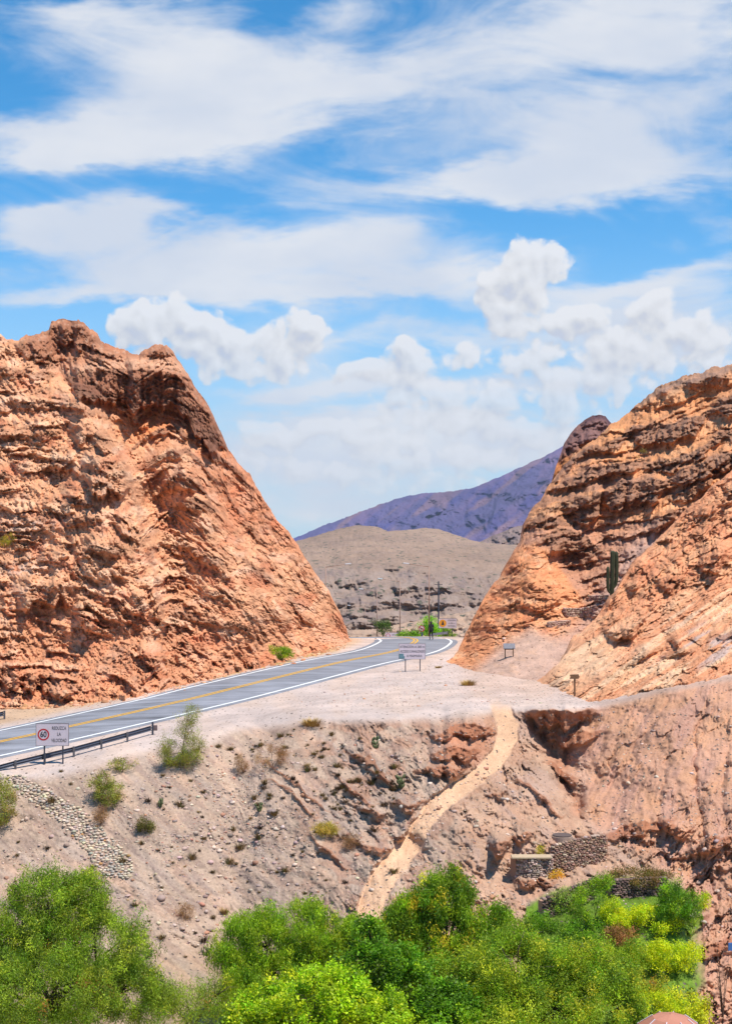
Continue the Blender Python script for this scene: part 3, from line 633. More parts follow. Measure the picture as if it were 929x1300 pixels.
def left_feats(px, py):
    o = 0*px; dark = 0*px
    wx = px+fbm(px/40, py/40, 4)*4; wy = py+fbm(px/40+50, py/40, 4)*4
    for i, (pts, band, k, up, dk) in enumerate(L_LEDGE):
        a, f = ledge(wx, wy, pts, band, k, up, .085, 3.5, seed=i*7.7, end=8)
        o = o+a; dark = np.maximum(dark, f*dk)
    o += ridge(px, py, [(80, 482), (112, 528), (150, 585), (172, 640), (186, 700), (198, 762), (206, 800)], 3.6, 45, 7, 1)
    o += ridge(px, py, [(0, 520), (40, 600), (90, 720), (120, 820)], 1.2, 40, 26, 2)
    o += ridge(px, py, [(215, 548), (250, 640), (290, 730), (335, 812)], 2.4, 40, 22, 3)+ridge(px, py, [(318, 640), (352, 720), (385, 800)], 1.3, 30, 14, 4)
    # flutes running down the fall line
    a, b = rot(px, py, 62)      # a along the fall line (down-right)
    fl = ridged(b/17+fbm(px/70, py/70, 3)*.8, a/150, 4); m1 = sstep(-.25, .3, fbm(px/80+3, py/80, 3))
    o += -.75*(fl-.45)*(.4+.8*m1)
    o += -.6*(ridged(b/8+9, a/32, 3)-.45)*sstep(-.2, .5, fbm(px/50+31, py/50, 3))
    # thin beds: stepped ledges following the dip
    q = py-interp(px, LDIP)
    qn = q/15+fbm(px/28, py/24, 5)*1.5
    bd_ = beds(q+fbm(px/45, py/30, 4)*7+fbm(px/9, py/9, 3)*1.5, px); gate = sstep(-.15, .3, fbm(px/48+11, py/38+2, 4)); bd_ = bd_*(.15+.85*gate)*interp(px, [(0, 1), (230, 1), (300, .6), (440, .4)]); o += -1.0*sstep(-.1, .12, bd_)*(.25+.75*gate)*interp(px, [(0, 1), (230, 1), (300, .5), (440, .35)])
    o += .45*saw(qn, .8)*sstep(-.2, .35, fbm(px/55+11, py/38+2, 4))
    o += crags(px, py, 3, 60, 1.8, 22)*.32*sstep(-.3, .3, fbm(px/70+5, py/60, 3))
    o += crags(px, py, 1, 20, 1.4, 9)*(.28+.22*sstep(-.3, .4, fbm(px/60+71, py/50, 3)))
    o += dark*crags(px, py, 2, 90, 1.5, 9)*.35
    o += .3*saw(q/6+fbm(px/12, py/12, 4)*1.3, .75)*sstep(-.3, .4, fbm(px/30+1, py/26+12, 4))
    o += fbm(px/80, py/70, 3)*1.2+fbm(px/12, py/11, 4)*.22
    return o, (dark, bd_)
def mixn(C, m, c): return lay(C, np.clip(m, 0, 1), c)
def left_col(px, py, ms):
    dark, qn = ms; K = .86
    C = np.tile(srgb(226, 166, 126, K), (*px.shape, 1))
    C = mixn(C, sstep(-.2, .4, fbm(px/60+2, py/45, 4))*.6, srgb(232, 170, 130, K))
    C = mixn(C, sstep(.0, .5, fbm(px/30+40, py/20, 5))*.5, srgb(240, 198, 168, K))
    C = mixn(C, sstep(.1, .5, fbm(px/35+60, py/25, 4))*.6, srgb(206, 124, 88, K))
    C = mixn(C, sstep(210, 300, px)*sstep(640, 560, py-px*.55+100)*.5, srgb(212, 124, 84, K))
    low = sstep(760, 850, py); C = mixn(C, low*.35, srgb(214, 132, 92, K))
    C = mixn(C, sstep(.1, -.35, qn)*(.35+.3*fbm(px/60+5, py/40+9, 3)), srgb(176, 118, 90, K)); C = mixn(C, sstep(.15, .5, qn)*.5, srgb(240, 196, 160, K))
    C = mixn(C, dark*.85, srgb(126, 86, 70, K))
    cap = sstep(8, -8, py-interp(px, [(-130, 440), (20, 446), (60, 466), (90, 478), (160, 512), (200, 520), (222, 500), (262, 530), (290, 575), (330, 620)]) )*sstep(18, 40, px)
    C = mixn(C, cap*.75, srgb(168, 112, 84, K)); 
    tan = cap*np.exp(-((py-interp(px, [(100, 470), (150, 462), (215, 462), (235, 470)]))/7)**2); C = mixn(C, tan*.9, srgb(226, 172, 138, K))
    C = mixn(C, cap*sstep(.25, .6, fbm(px/6, py/5, 4))*.5, srgb(205, 165, 140, K))
    sl = np.exp(-((px-190)/38)**2-((py-545)/16)**2); C = mixn(C, sl*.8*(1-dark), srgb(224, 142, 88, K))
    gp = np.exp(-((px-35)/40)**2-((py-668)/10)**2)+np.exp(-((px-30)/45)**2-((py-722)/9)**2); C = mixn(C, gp*.8*sstep(-.3, .3, fbm(px/8, py/5, 3)), srgb(226, 192, 170, K))
    return C
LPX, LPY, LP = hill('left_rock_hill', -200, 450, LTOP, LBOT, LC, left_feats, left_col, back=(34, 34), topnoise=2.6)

# ---- right hill, rear mass
BTOP = [(560, 842), (573, 838), (582, 826), (592, 802), (603, 779), (618, 752), (636, 729), (648, 706), (660, 688), (665, 662), (676, 645), (686, 633), (694, 618), (703, 606), (716, 590), (735, 572), (752, 558), (766, 547), (776, 538), (800, 521), (815, 508), (833, 491), (858, 482), (887, 473), (910, 466), (929, 461), (1040, 442), (1160, 425)]
BBOT = [(560, 848), (573, 846), (600, 858), (640, 866), (690, 872), (740, 880), (800, 880), (1040, 860)]
BC = [g(573, 843), g(600, 852), g(640, 858), g(690, 862), (800, 880, 110), (1000, 860, 108), (1160, 860, 106), (1160, 425, 149),
      (582, 826, 126), (603, 779, 130), (636, 729, 134), (660, 688, 137), (686, 633, 143), (703, 606, 146), (766, 547, 149), (800, 521, 151), (858, 482, 151), (929, 461, 150), (1040, 442, 149),
      (640, 780, 122.5), (665, 720, 127), (690, 696, 130), (700, 740, 123.5), (720, 770, 121), (738, 782, 121.5), (660, 810, 116), (700, 820, 112.5), (735, 812, 115), (755, 780, 120), (776, 757, 122.5),
      (720, 715, 134), (730, 660, 139), (770, 700, 131.5), (770, 640, 139), (760, 600, 143.5), (830, 560, 145), (900, 510, 146), (929, 560, 138.5), (880, 600, 136.5), (850, 640, 133), (820, 690, 128.5), (1000, 560, 136)]
B_LEDGE = [
 ([(700, 604), (720, 590), (742, 572), (760, 563), (785, 558), (800, 549)], 10, 1.6, 10, .85), ([(796, 548), (815, 540), (840, 536), (865, 533), (885, 527), (898, 522)], 24, 1.4, 14, 1.0), ([(902, 522), (912, 510), (929, 502), (980, 490)], 20, 1.6, 10, .9),
 ([(700, 612), (730, 602), (764, 592), (802, 583), (822, 585)], 13, 1.7, 12, .9), ([(818, 588), (855, 582), (875, 574), (904, 553), (930, 546), (990, 535)], 14, 1.7, 12, .9),
 ([(688, 648), (715, 634), (750, 626), (775, 622)], 12, 1.6, 10, .8), ([(770, 622), (800, 612), (825, 608), (848, 610)], 30, 1.5, 14, 1.0), ([(848, 606), (870, 592), (895, 582), (930, 576), (990, 566)], 20, 1.6, 12, .95), ([(850, 628), (880, 612), (905, 600)], 18, 1.5, 10, .8),
 ([(722, 642), (745, 632), (765, 626)], 34, 1.3, 12, .95), ([(664, 664), (684, 654), (704, 654), (722, 668)], 14, 1.6, 10, .8), ([(690, 680), (712, 672), (740, 680), (762, 694)], 24, 1.5, 12, .9), ([(820, 668), (845, 655), (865, 640)], 14, 1.6, 10, .8),
 ([(712, 712), (730, 706), (762, 712)], 10, 1.7, 8, .5), ([(735, 730), (765, 728)], 9, 1.7, 8, .25), ([(800, 518), (835, 493), (880, 480), (929, 468), (990, 455)], 7, 1.6, 8, .8), ([(860, 486), (900, 478), (929, 478)], 9, 1.6, 8, .6),
 ([(645, 716), (660, 708)], 8, 1.6, 8, .4), ([(640, 745), (670, 738), (700, 745)], 5, 2, 10, .2), ([(625, 770), (655, 762), (690, 768), (720, 760)], 6, 2, 10, .2), ([(605, 795), (640, 788)], 6, 2, 10, .2), ([(690, 760), (720, 752), (738, 762)], 6, 2, 10, .2)]
BDIP = [(560, 40), (640, 18), (700, 0), (760, -18), (800, -24), (850, -38), (900, -58), (929, -68), (1040, -110)]
def B_feats(px, py):
    o = 0*px; dark = 0*px
    wx = px+fbm(px/30, py/30, 4)*6; wy = py+fbm(px/30+50, py/30, 4)*6
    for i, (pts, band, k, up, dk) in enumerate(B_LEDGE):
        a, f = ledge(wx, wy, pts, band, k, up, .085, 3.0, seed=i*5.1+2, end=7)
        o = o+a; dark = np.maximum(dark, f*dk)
    cone = sstep(0, 14, py-interp(px, [(560, 800), (655, 692), (680, 684), (700, 700), (745, 765), (760, 800), (1040, 1200)]))*(1-sstep(0, 30, px-755))
    q = py+(px-680)*interp(px, [(600, -.25), (680, 0), (740, .3)])
    o += cone*(.4*crags(px, py, 7, -12, 2.2, 11)+.45*saw(q/9+fbm(px/24, py/18, 5)*1.4, .78)*sstep(-.25, .3, fbm(px/30+4, py/24, 3))+fbm(px/22, py/18, 4)*.45)
    a, b = rot(px, py, 100)
    up_ = 1-cone
    gb = sstep(-.3, .25, fbm(px/40+31, py/30+2, 4)); bb = (.3+.7*gb)*beds(py-interp(px, BDIP)+fbm(px/40+3, py/30, 4)*6+fbm(px/8, py/8, 3)*1.5, px, 1.25)
    o += up_*(-.85*sstep(-.1, .1, bb)+(.26+.25*dark)*crags(px, py, 8, -15, 1.6, 9)+fbm(px/40, py/32, 4)*.9+.3*saw((py+px*.28)/10+fbm(px/22, py/20, 5)*1.6, .78)*sstep(-.25, .3, fbm(px/40+21, py/30, 4))-.7*(ridged(b/14, a/50, 4)-.45)+fbm(px/7, py/6, 4)*.25*(.5+dark))
    tal = np.clip(sstep(6, 30, py-interp(px, [(560, 830), (600, 835), (640, 800), (672, 780), (700, 790), (740, 800), (760, 780), (800, 880)])), 0, 1)
    o = o*(1-.93*tal)+tal*fbm(px/9, py/7, 4)*.15
    return o, (dark, cone, tal, bb)
def B_col(px, py, ms):
    dark, cone, tal, bb = ms; K = .82
    C = np.tile(srgb(222, 156, 110, K), (*px.shape, 1))
    C = mixn(C, sstep(-.1, .4, fbm(px/40+2, py/12, 4))*.5, srgb(228, 158, 104, K))
    brown = sstep(-.15, .35, fbm(px/60+14, (py+px*.25)/16, 4)+.1*sstep(600, 660, py))
    brown = brown*(1-np.exp(-((py-interp(px, [(766, 552), (800, 538), (850, 515), (900, 505), (929, 490)]))/14)**2)*.9)
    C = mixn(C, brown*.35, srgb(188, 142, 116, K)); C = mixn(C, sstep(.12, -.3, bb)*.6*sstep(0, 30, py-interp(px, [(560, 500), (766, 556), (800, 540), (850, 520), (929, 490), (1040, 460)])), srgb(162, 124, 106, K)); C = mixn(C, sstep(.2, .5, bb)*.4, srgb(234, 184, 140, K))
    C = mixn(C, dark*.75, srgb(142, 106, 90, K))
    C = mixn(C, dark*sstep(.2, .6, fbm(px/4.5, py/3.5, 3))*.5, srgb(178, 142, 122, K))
    mid = sstep(640, 690, py)*(1-cone)*(1-tal); C = mixn(C, mid*.55*(1-dark), srgb(190, 142, 122, K))
    C = mixn(C, cone, srgb(230, 158, 112, K)); C = mixn(C, cone*sstep(0, .5, fbm(px/25+2, py/14, 4))*.6, srgb(240, 186, 145, K))
    C = mixn(C, cone*sstep(.1, .5, fbm(px/22+12, py/10, 4))*.5, srgb(204, 122, 84, K))
    C = mixn(C, sstep(24, 4, py-interp(px, BTOP))*sstep(800, 830, px)*.5, srgb(150, 128, 116, K))
    C = mixn(C, tal, srgb(206, 170, 150, K)); C = mixn(C, tal*sstep(.1, .5, fbm(px/14, py/8, 4))*.4, srgb(228, 182, 150, K))
    gul = np.exp(-((px-interp(py, [(640, 860), (700, 810), (760, 775), (800, 735), (850, 700)]))/22)**2)*sstep(640, 700, py); C = mixn(C, gul*.7, srgb(192, 160, 146, K))
    return C
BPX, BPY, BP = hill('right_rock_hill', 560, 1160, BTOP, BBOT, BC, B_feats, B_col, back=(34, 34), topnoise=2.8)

# ---- knob rising behind the right hill
KTOP = [(690, 640), (700, 612), (706, 590), (713, 572), (717, 561), (724, 551), (733, 540), (742, 533), (752, 527), (760, 526), (768, 528), (773, 535), (785, 548), (800, 570)]
KBOT = [(690, 642), (800, 642)]
def K_feats(px, py):
    a, f = ledge(px, py, [(700, 572), (720, 562), (745, 552), (790, 545)], 8, 1.5, 10, .1, 2, 3, 5)
    return a+fbm(px/14, py/12, 5)*1.3+.5*saw((py+px*.3)/8+fbm(px/12, py/12, 4), .8), f
def K_col(px, py, f):
    C = np.tile(srgb(214, 142, 92, .62), (*px.shape, 1)); t = sstep(6, -4, py-interp(px, [(700, 590), (715, 580), (740, 565), (780, 555)])+fbm(px/10, py/10, 3)*5)
    C = mixn(C, t, srgb(158, 118, 112, .6)); return mixn(C, t*sstep(10, 2, py-interp(px, KTOP))*sstep(735, 750, px), srgb(112, 84, 92, .6))
hill('rock_knob', 690, 800, KTOP, KBOT, [(690, 640, 172), (800, 640, 172), (717, 561, 178), (760, 526, 180), (800, 570, 180), (740, 590, 171)], K_feats, K_col, back=(20, 30), topnoise=.8)

# ---- right hill, front mass
FTOP = [(680, 868), (690, 862), (702, 850), (712, 838), (722, 826), (735, 806), (748, 792), (762, 776), (776, 757), (790, 735), (800, 720), (812, 706), (830, 688), (850, 669), (870, 648), (890, 631), (910, 612), (929, 596), (1040, 520), (1160, 440)]
FBOT = [(680, 872), (700, 876), (720, 882), (745, 891), (790, 886), (850, 871), (929, 857), (1040, 849), (1160, 846)]
FC = [g(690, 868), g(720, 880), g(745, 890), g(790, 886), g(850, 871), g(929, 857), g(1030, 850), (702, 850, 101), (722, 826, 104), (762, 776, 110.5), (790, 735, 114), (850, 669, 119.5), (929, 596, 122), (1040, 520, 126),
      (800, 780, 106), (770, 840, 97.5), (740, 860, 96.5), (850, 760, 107), (850, 820, 98), (929, 700, 112), (929, 780, 102), (1040, 700, 112), (1160, 440, 128), (1160, 846, 86), (820, 850, 93.5), (890, 835, 92.5)]
F_LEDGE = [([(768, 796), (785, 802), (802, 800), (818, 784)], 12, 1.9, 14, .3), ([(798, 842), (815, 828), (838, 820)], 9, 1.8, 12, .45), ([(885, 712), (905, 706), (925, 708)], 20, 1.6, 16, .25), ([(700, 868), (735, 858), (765, 862)], 3, 2.4, 10, .1), ([(730, 842), (760, 845)], 4, 2.4, 8, .1),
           ([(900, 812), (929, 800), (980, 790)], 8, 1.8, 12, .7), ([(840, 832), (862, 822), (880, 826)], 7, 1.7, 12, .6), ([(830, 735), (850, 742), (870, 730)], 9, 1.8, 12, .3), ([(795, 745), (815, 738)], 7, 1.8, 10, .3), ([(850, 812), (860, 808)], 9, 1.8, 10, .5), ([(880, 650), (915, 640), (950, 620)], 7, 1.8, 12, .3),
           ([(800, 880), (850, 866), (890, 860)], 3, 2, 6, .2), ([(760, 770), (775, 752), (792, 742)], 8, 2, 10, .3)]
def F_feats(px, py):
    o = 0*px; dark = 0*px; wx = px+fbm(px/30, py/30, 4)*6; wy = py+fbm(px/30+50, py/30, 4)*6
    for i, (pts, band, k, up, dk) in enumerate(F_LEDGE):
        a, f = ledge(wx, wy, pts, band, k, up, .1, 3.0, seed=i*3.1+9, end=6); o = o+a; dark = np.maximum(dark, f*dk)
    a, b = rot(px, py, -33)     # a runs up to the right with the bedding
    low = sstep(0, 60, py-interp(px, [(680, 780), (820, 760), (929, 690), (1040, 640)]))
    o += low*(-.75*(ridged(b/11+fbm(px/60, py/60, 3)*.7, a/110, 4)-.45))
    o += (.55-.25*low)*crags(px, py, 9, -38, 2.0, 14)+(1-low*.6)*(fbm(px/30, py/26, 4)*.8+.4*saw(b/11+fbm(px/20, py/18, 5)*1.7, .78)*sstep(-.2, .3, fbm(px/34+2, py/30, 4))+fbm(px/8, py/7, 4)*.18)
    o -= .5*(ridged((px+py*.4)/20, py/120, 3)-.45)*(1-low)
    bowl = np.exp(-((px-730)/45)**2-((py-835)/30)**2); o = o*(1-bowl*.7)
    return o, (dark, low, a, b)
def F_col(px, py, ms):
    dark, low, a, b = ms; K = .80
    C = np.tile(srgb(226, 158, 118, K), (*px.shape, 1))
    C = mixn(C, sstep(-.2, .4, fbm(a/80, b/18, 5))*.6, srgb(240, 182, 138, K))
    C = mixn(C, low*sstep(-.1, .35, fbm(a/90+5, b/10, 4))*.7, srgb(246, 206, 168, K))
    C = mixn(C, (1-low)*sstep(.0, .5, fbm(px/35+7, py/30, 4))*.5, srgb(212, 132, 96, K))
    bowl = np.exp(-((px-735)/50)**2-((py-842)/22)**2); C = mixn(C, bowl*.8, srgb(244, 200, 162, K))
    gr = sstep(0, .4, fbm(a/60+9, b/12, 4))*np.exp(-((px-905)/60)**2-((py-822)/26)**2); C = mixn(C, gr*1.3, srgb(205, 176, 164, K))
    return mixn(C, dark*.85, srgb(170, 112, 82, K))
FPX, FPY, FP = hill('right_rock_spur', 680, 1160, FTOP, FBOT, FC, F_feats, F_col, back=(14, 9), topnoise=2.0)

# ------------------------------------------------------------------ distant hills and mountain
farm = earth_mat('far_hill', .03, .35, .3, .4, .5, speck=.8, speck_scale=.36, speck_col=(.12, .11, .08))
MT = [(300, 720), (350, 700), (376, 687), (400, 681), (430, 671), (452, 667), (476, 668), (492, 674), (515, 673), (540, 670), (556, 671), (574, 678), (600, 686), (625, 690), (660, 692), (700, 696), (760, 700)]
def M_feats(px, py):
    e = interp(px, [(300, 735), (380, 722), (420, 716), (560, 716), (600, 722), (700, 735)]); low = sstep(-2, 16, py-e)
    a, b = rot(px, py, 80)
    return low*(-1.7*(ridged((px-(py-716)*.45)/15+fbm(px/30, py/30, 3)*.9, py/60, 5)-.45)+crags(px, py, 12, 110, 1.6, 7)*.5)+fbm(px/50, py/20, 4)*6, low
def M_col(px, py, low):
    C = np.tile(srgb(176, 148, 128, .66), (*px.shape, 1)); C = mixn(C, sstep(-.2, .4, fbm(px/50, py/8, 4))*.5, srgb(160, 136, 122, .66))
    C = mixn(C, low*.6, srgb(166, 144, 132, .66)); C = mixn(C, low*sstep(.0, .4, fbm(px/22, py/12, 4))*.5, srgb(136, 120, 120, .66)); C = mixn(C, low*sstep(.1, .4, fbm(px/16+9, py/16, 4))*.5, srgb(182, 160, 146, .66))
    return C
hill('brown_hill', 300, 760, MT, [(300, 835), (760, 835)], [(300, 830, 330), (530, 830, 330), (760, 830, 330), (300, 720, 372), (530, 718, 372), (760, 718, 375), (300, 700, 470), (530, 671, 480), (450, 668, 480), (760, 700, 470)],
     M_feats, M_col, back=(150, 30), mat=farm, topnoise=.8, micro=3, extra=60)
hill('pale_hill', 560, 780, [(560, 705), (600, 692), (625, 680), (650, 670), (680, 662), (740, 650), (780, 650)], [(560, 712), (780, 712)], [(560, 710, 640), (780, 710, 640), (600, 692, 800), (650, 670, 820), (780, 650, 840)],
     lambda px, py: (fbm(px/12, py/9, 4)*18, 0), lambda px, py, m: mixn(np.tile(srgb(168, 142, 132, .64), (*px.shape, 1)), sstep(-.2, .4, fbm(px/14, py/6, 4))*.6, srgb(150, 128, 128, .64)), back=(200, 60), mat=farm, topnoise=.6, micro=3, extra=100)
hill('near_bank', 380, 760, [(380, 800), (430, 800), (470, 800), (500, 794), (530, 788), (560, 782), (600, 776), (650, 770), (760, 764)], [(380, 830), (760, 830)], [(380, 830, 262), (760, 830, 240), (380, 800, 275), (530, 788, 290), (640, 771, 290), (760, 764, 290)],
     lambda px, py: (fbm(px/14, py/9, 4)*3, 0), lambda px, py, m: mixn(np.tile(srgb(206, 172, 146, .66), (*px.shape, 1)), sstep(-.1, .4, fbm(px/9, py/4, 4))*.6, srgb(168, 138, 120, .66)), back=(30, 12), mat=farm, topnoise=.8, micro=2, extra=40)
mtm = earth_mat('mountain', .002, .012, .3, .5, 12)
def P_feats(px, py):
    a, b = rot(px, py, -38)
    T = interp(px, PT)
    return -110*(ridged((px+(py-600)*1.15)/70+fbm(px/50, py/50, 3)*.5, (py-px*.2)/120, 5)-.45)*sstep(0, 14, py-T)+fbm(px/30, py/20, 4)*60, (a, b)
PT = [(200, 730), (340, 694), (372, 684), (392, 676), (410, 668), (430, 660), (450, 653), (470, 645), (500, 634), (520, 629), (545, 625), (575, 624), (600, 619), (620, 611), (650, 598), (680, 584), (700, 574), (713, 567), (760, 545), (860, 520), (1040, 500)]
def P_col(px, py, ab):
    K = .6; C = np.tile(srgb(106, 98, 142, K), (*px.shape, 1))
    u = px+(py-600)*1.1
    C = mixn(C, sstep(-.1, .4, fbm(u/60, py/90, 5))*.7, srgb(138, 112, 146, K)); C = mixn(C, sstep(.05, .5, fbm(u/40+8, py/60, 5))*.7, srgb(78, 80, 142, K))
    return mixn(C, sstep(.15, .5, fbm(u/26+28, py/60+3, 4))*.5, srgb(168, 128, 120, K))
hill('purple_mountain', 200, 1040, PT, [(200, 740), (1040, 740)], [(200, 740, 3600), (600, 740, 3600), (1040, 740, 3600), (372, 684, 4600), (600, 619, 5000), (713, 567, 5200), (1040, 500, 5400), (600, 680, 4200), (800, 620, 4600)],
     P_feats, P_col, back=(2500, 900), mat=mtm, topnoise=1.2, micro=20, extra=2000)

# ------------------------------------------------------------------ air between here and the mountain
hz = MB().box((0, 0, 400), (15200, 15200, 860)); hm_ = bpy.data.materials.new('air'); hm_.use_nodes = True; nt_ = hm_.node_tree; nt_.nodes.clear()
ho = N(nt_, 'ShaderNodeOutputMaterial'); hv = N(nt_, 'ShaderNodeVolumePrincipled'); hv.inputs['Color'].default_value = (.74, .84, 1.0, 1); hv.inputs['Density'].default_value = 4.5e-5; hv.inputs['Anisotropy'].default_value = .2
nt_.links.new(hv.outputs[0], ho.inputs['Volume']); tag(hz.build('haze', hm_), kind='stuff')
# ------------------------------------------------------------------ road surface, painted lines
def ribbon(name, o0, o1, lift, mat, s0=0, s1=None, cols=None, nseg=2, dash=None):
    R_ = ROAD; t = np.gradient(R_[:, :2], axis=0); t /= np.linalg.norm(t, axis=1, keepdims=True); nx = np.c_[t[:, 1], -t[:, 0]]
    seg = np.r_[0, np.cumsum(np.hypot(*np.diff(R_[:, :2], axis=0).T))]
    tt = np.arange(0, seg[-1], .5)
    X = np.interp(tt, seg, R_[:, 0]); Y = np.interp(tt, seg, R_[:, 1]); NX = np.interp(tt, seg, nx[:, 0]); NY = np.interp(tt, seg, nx[:, 1])
    rows = []
    for k in range(nseg+1):
        o = o0+(o1-o0)*k/nseg
        x = X+NX*o; y = Y+NY*o; z = CAMZ-bil(RH, X, Y)+lift-.02*abs(o)
        rows.append(np.stack([x, y, z], -1))
    P = np.array(rows)
    return link(name, grid_mesh(name, P, mat, None, True))
def asphalt():
    m, nt, b = new_mat('asphalt'); tc = N(nt, 'ShaderNodeTexCoord').outputs['Object']
    mp = N(nt, 'ShaderNodeMapping'); mp.inputs['Rotation'].default_value = (0, 0, math.radians(42)); mp.inputs['Scale'].default_value = (.06, 1.1, 1); mp.vector_type = 'POINT'
    nt.links.new(tc, mp.inputs['Vector'])
    mp.inputs['Rotation'].default_value = (0, 0, math.radians(-50))
    a = noise_n(nt, mp.outputs[0], 1.6, 5, .6); f = noise_n(nt, tc, 14, 6, .7); g = noise_n(nt, tc, .35, 4, .6)
    v = math_n(nt, 'MULTIPLY_ADD', math_n(nt, 'SUBTRACT', a, .5), 1.9, 1.0); v = math_n(nt, 'MULTIPLY_ADD', math_n(nt, 'SUBTRACT', f, .5), .35, v); v = math_n(nt, 'MULTIPLY_ADD', math_n(nt, 'SUBTRACT', g, .5), 1.0, v)
    sc = N(nt, 'ShaderNodeVectorMath', operation='SCALE'); sc.inputs[0].default_value = tuple(srgb(146, 146, 152, .72)); nt.links.new(v, sc.inputs['Scale'])
    nt.links.new(sc.outputs[0], b.inputs['Base Color']); b.inputs['Roughness'].default_value = .85; return m
ra = ribbon('road', -4.25, 4.25, .06, asphalt(), nseg=6); tag(ra, kind='structure')
white = flat_mat('road_paint_white', (.74, .73, .70), .7, var=.15, scale=3); yel = flat_mat('road_paint_yellow', srgb(238, 178, 40, .8), .7, var=.15, scale=3)
for o0, o1 in ((-3.72, -3.48), (3.48, 3.72)): tag(ribbon('road_edge_line', o0, o1, .075, white, nseg=1), kind='structure')
for o0, o1 in ((-.26, -.08), (.08, .26)): tag(ribbon('road_centre_line', o0, o1, .075, yel, nseg=1), kind='structure')

def surf(PX, PY, P, px, py):
    i = int(np.clip(round(px-PX[0, 0]), 0, PX.shape[1]-1)); j = int(np.argmin(np.abs(PY[:, i]-py))); return P[j, i].copy()
Bs = lambda x, y: surf(BPX, BPY, BP, x, y)
Ls = lambda x, y: surf(LPX, LPY, LP, x, y)

# ------------------------------------------------------------------ signs
galv = flat_mat('galvanised_steel', srgb(118, 122, 132, .7), .55, .5, .15, 6); darkm = flat_mat('dark_post', srgb(62, 66, 78, .9), .6, .2, .15, 6)
signw = flat_mat('sign_white', srgb(222, 206, 212, .82), .5, 0, .06, 2); signg = flat_mat('sign_edge', srgb(120, 112, 112, .8), .6)
redp = flat_mat('sign_red', srgb(196, 38, 44, .8), .5, 0, .08); blackp = flat_mat('sign_black', (.03, .03, .035), .5, 0, .05); teal = flat_mat('sticker', srgb(110, 150, 160, .7), .6, 0, .3, 6)
yelp = flat_mat('sign_amber', srgb(240, 160, 30, .85), .5, 0, .08); bluep = flat_mat('sign_blue', srgb(60, 84, 140, .7), .6)
woodm = flat_mat('weathered_wood', srgb(132, 96, 66, .75), .85, 0, .3, 9, .4); woodd = flat_mat('dark_wood', srgb(96, 72, 52, .75), .85, 0, .3, 9, .4)
def text(body, size, mat, parent, loc, width=None, align='CENTER', bold=0):
    cu = bpy.data.curves.new('lettering', 'FONT'); cu.body = body; cu.size = size; cu.align_x = align; cu.align_y = 'CENTER'; cu.extrude = .002; cu.offset = bold
    cu.materials.append(mat)
    tmp = bpy.data.objects.new('lettering', cu); COL.objects.link(tmp); bpy.context.view_layer.update(); me = bpy.data.meshes.new_from_object(tmp); bpy.data.objects.remove(tmp)
    o = bpy.data.objects.new('lettering', me); COL.objects.link(o); o.parent = parent; o.location = loc; o.rotation_euler = (math.pi/2, 0, 0)
    if width:
        xs = [v.co.x for v in me.vertices]; w = max(xs)-min(xs)
        if w > 0: o.scale.x = width/w
    return o
def board_sign(name, x0, x1, y0, y1, posts, label, cat, Y=None, panel=signw, rz=0, group=None, postm=darkm, edge=True):
    b0 = ground(*posts[0]) if Y is None else w3(posts[0][0], posts[0][1], Y)
    Y = b0[1]; cx = (x0+x1)/2; c = w3(cx, (y0+y1)/2, Y); w = (x1-x0)/F*Y; h = (y1-y0)/F*Y
    zb = min((ground(*p)[2] if Y == b0[1] and p[1] > 809 else w3(*p, Y)[2]) for p in posts)
    root = empty(name, (c[0], Y, zb), rz, label, cat, group); zc = c[2]-zb
    MB().box((0, 0, zc), (w, .03, h), bev=.008).build('panel', panel, root)
    if edge:
        m = MB()
        for sx in (-1, 1): m.box((sx*(w/2-.012), -.019, zc), (.024, .012, h))
        for sz in (-1, 1): m.box((0, -.0185, zc+sz*(h/2-.012)), (w-.05, .011, .024))
        m.build('border', signg, root)
    for p in posts:
        q = w3(p[0], p[1], Y); pm = MB(); top = zc+h/2-.04
        pm.box((q[0]-c[0], .055, (top-.3+q[2]-zb)/2), (.075, .06, top-(q[2]-zb)+.3)); pm.build('post', postm, root)
    return root, w, h, zc
r, w, h, zc = board_sign('speed_limit_sign', 46, 88, 918, 947, [(56.5, 971), (80, 975)], 'pale board with a red circled 60 and black words, by the long guardrail', 'road sign')
cxx = -w*.27
ring = MB()
n = 48
for k in range(n):
    a0, a1 = 2*math.pi*k/n, 2*math.pi*(k+1)/n; R0, R1 = .335, .255
    v = [ring.bm.verts.new((cxx+R*math.cos(a), -.022+dy, zc+R*math.sin(a))) for dy in (0, .006) for R, a in ((R0, a0), (R1, a0), (R1, a1), (R0, a1))]
    ring.bm.faces.new(v[:4]); ring.bm.faces.new(v[4:]); ring.bm.faces.new((v[0], v[3], v[7], v[4])); ring.bm.faces.new((v[1], v[2], v[6], v[5]))
ring.build('red_ring', redp, r)
text('60', .44, blackp, r, (cxx, -.024, zc), .36, bold=.008)
for t, dz, ww in (('REDUZCA', .36, .80), ('LA', .02, .20), ('VELOCIDAD', -.34, .86)): text(t, .27, blackp, r, (w*.20, -.022, zc+dz), ww, bold=0)
r, w, h, zc = board_sign('information_sign', 506, 540, 817, 837, [(514.5, 853), (533, 855)], 'pale board with three lines of dark words, on the gravel beside the road bend', 'road sign')
for t, dz, ww, dx in (('ATENCION A 300 m', .36, .92, .0), ('ACCESO CANALIZADO', .0, .92, .01), ('A MAIMARA', -.36, .58, .08)): text(t, .27, blackp, r, (w*dx, -.022, zc+dz), w*ww, bold=0)
MB().box((-w*.40, -.021, zc-h*.3), (w*.17, .006, h*.32)).box((-w*.33, -.0195, zc-h*.38), (w*.1, .003, h*.16)).build('sticker', teal, r)
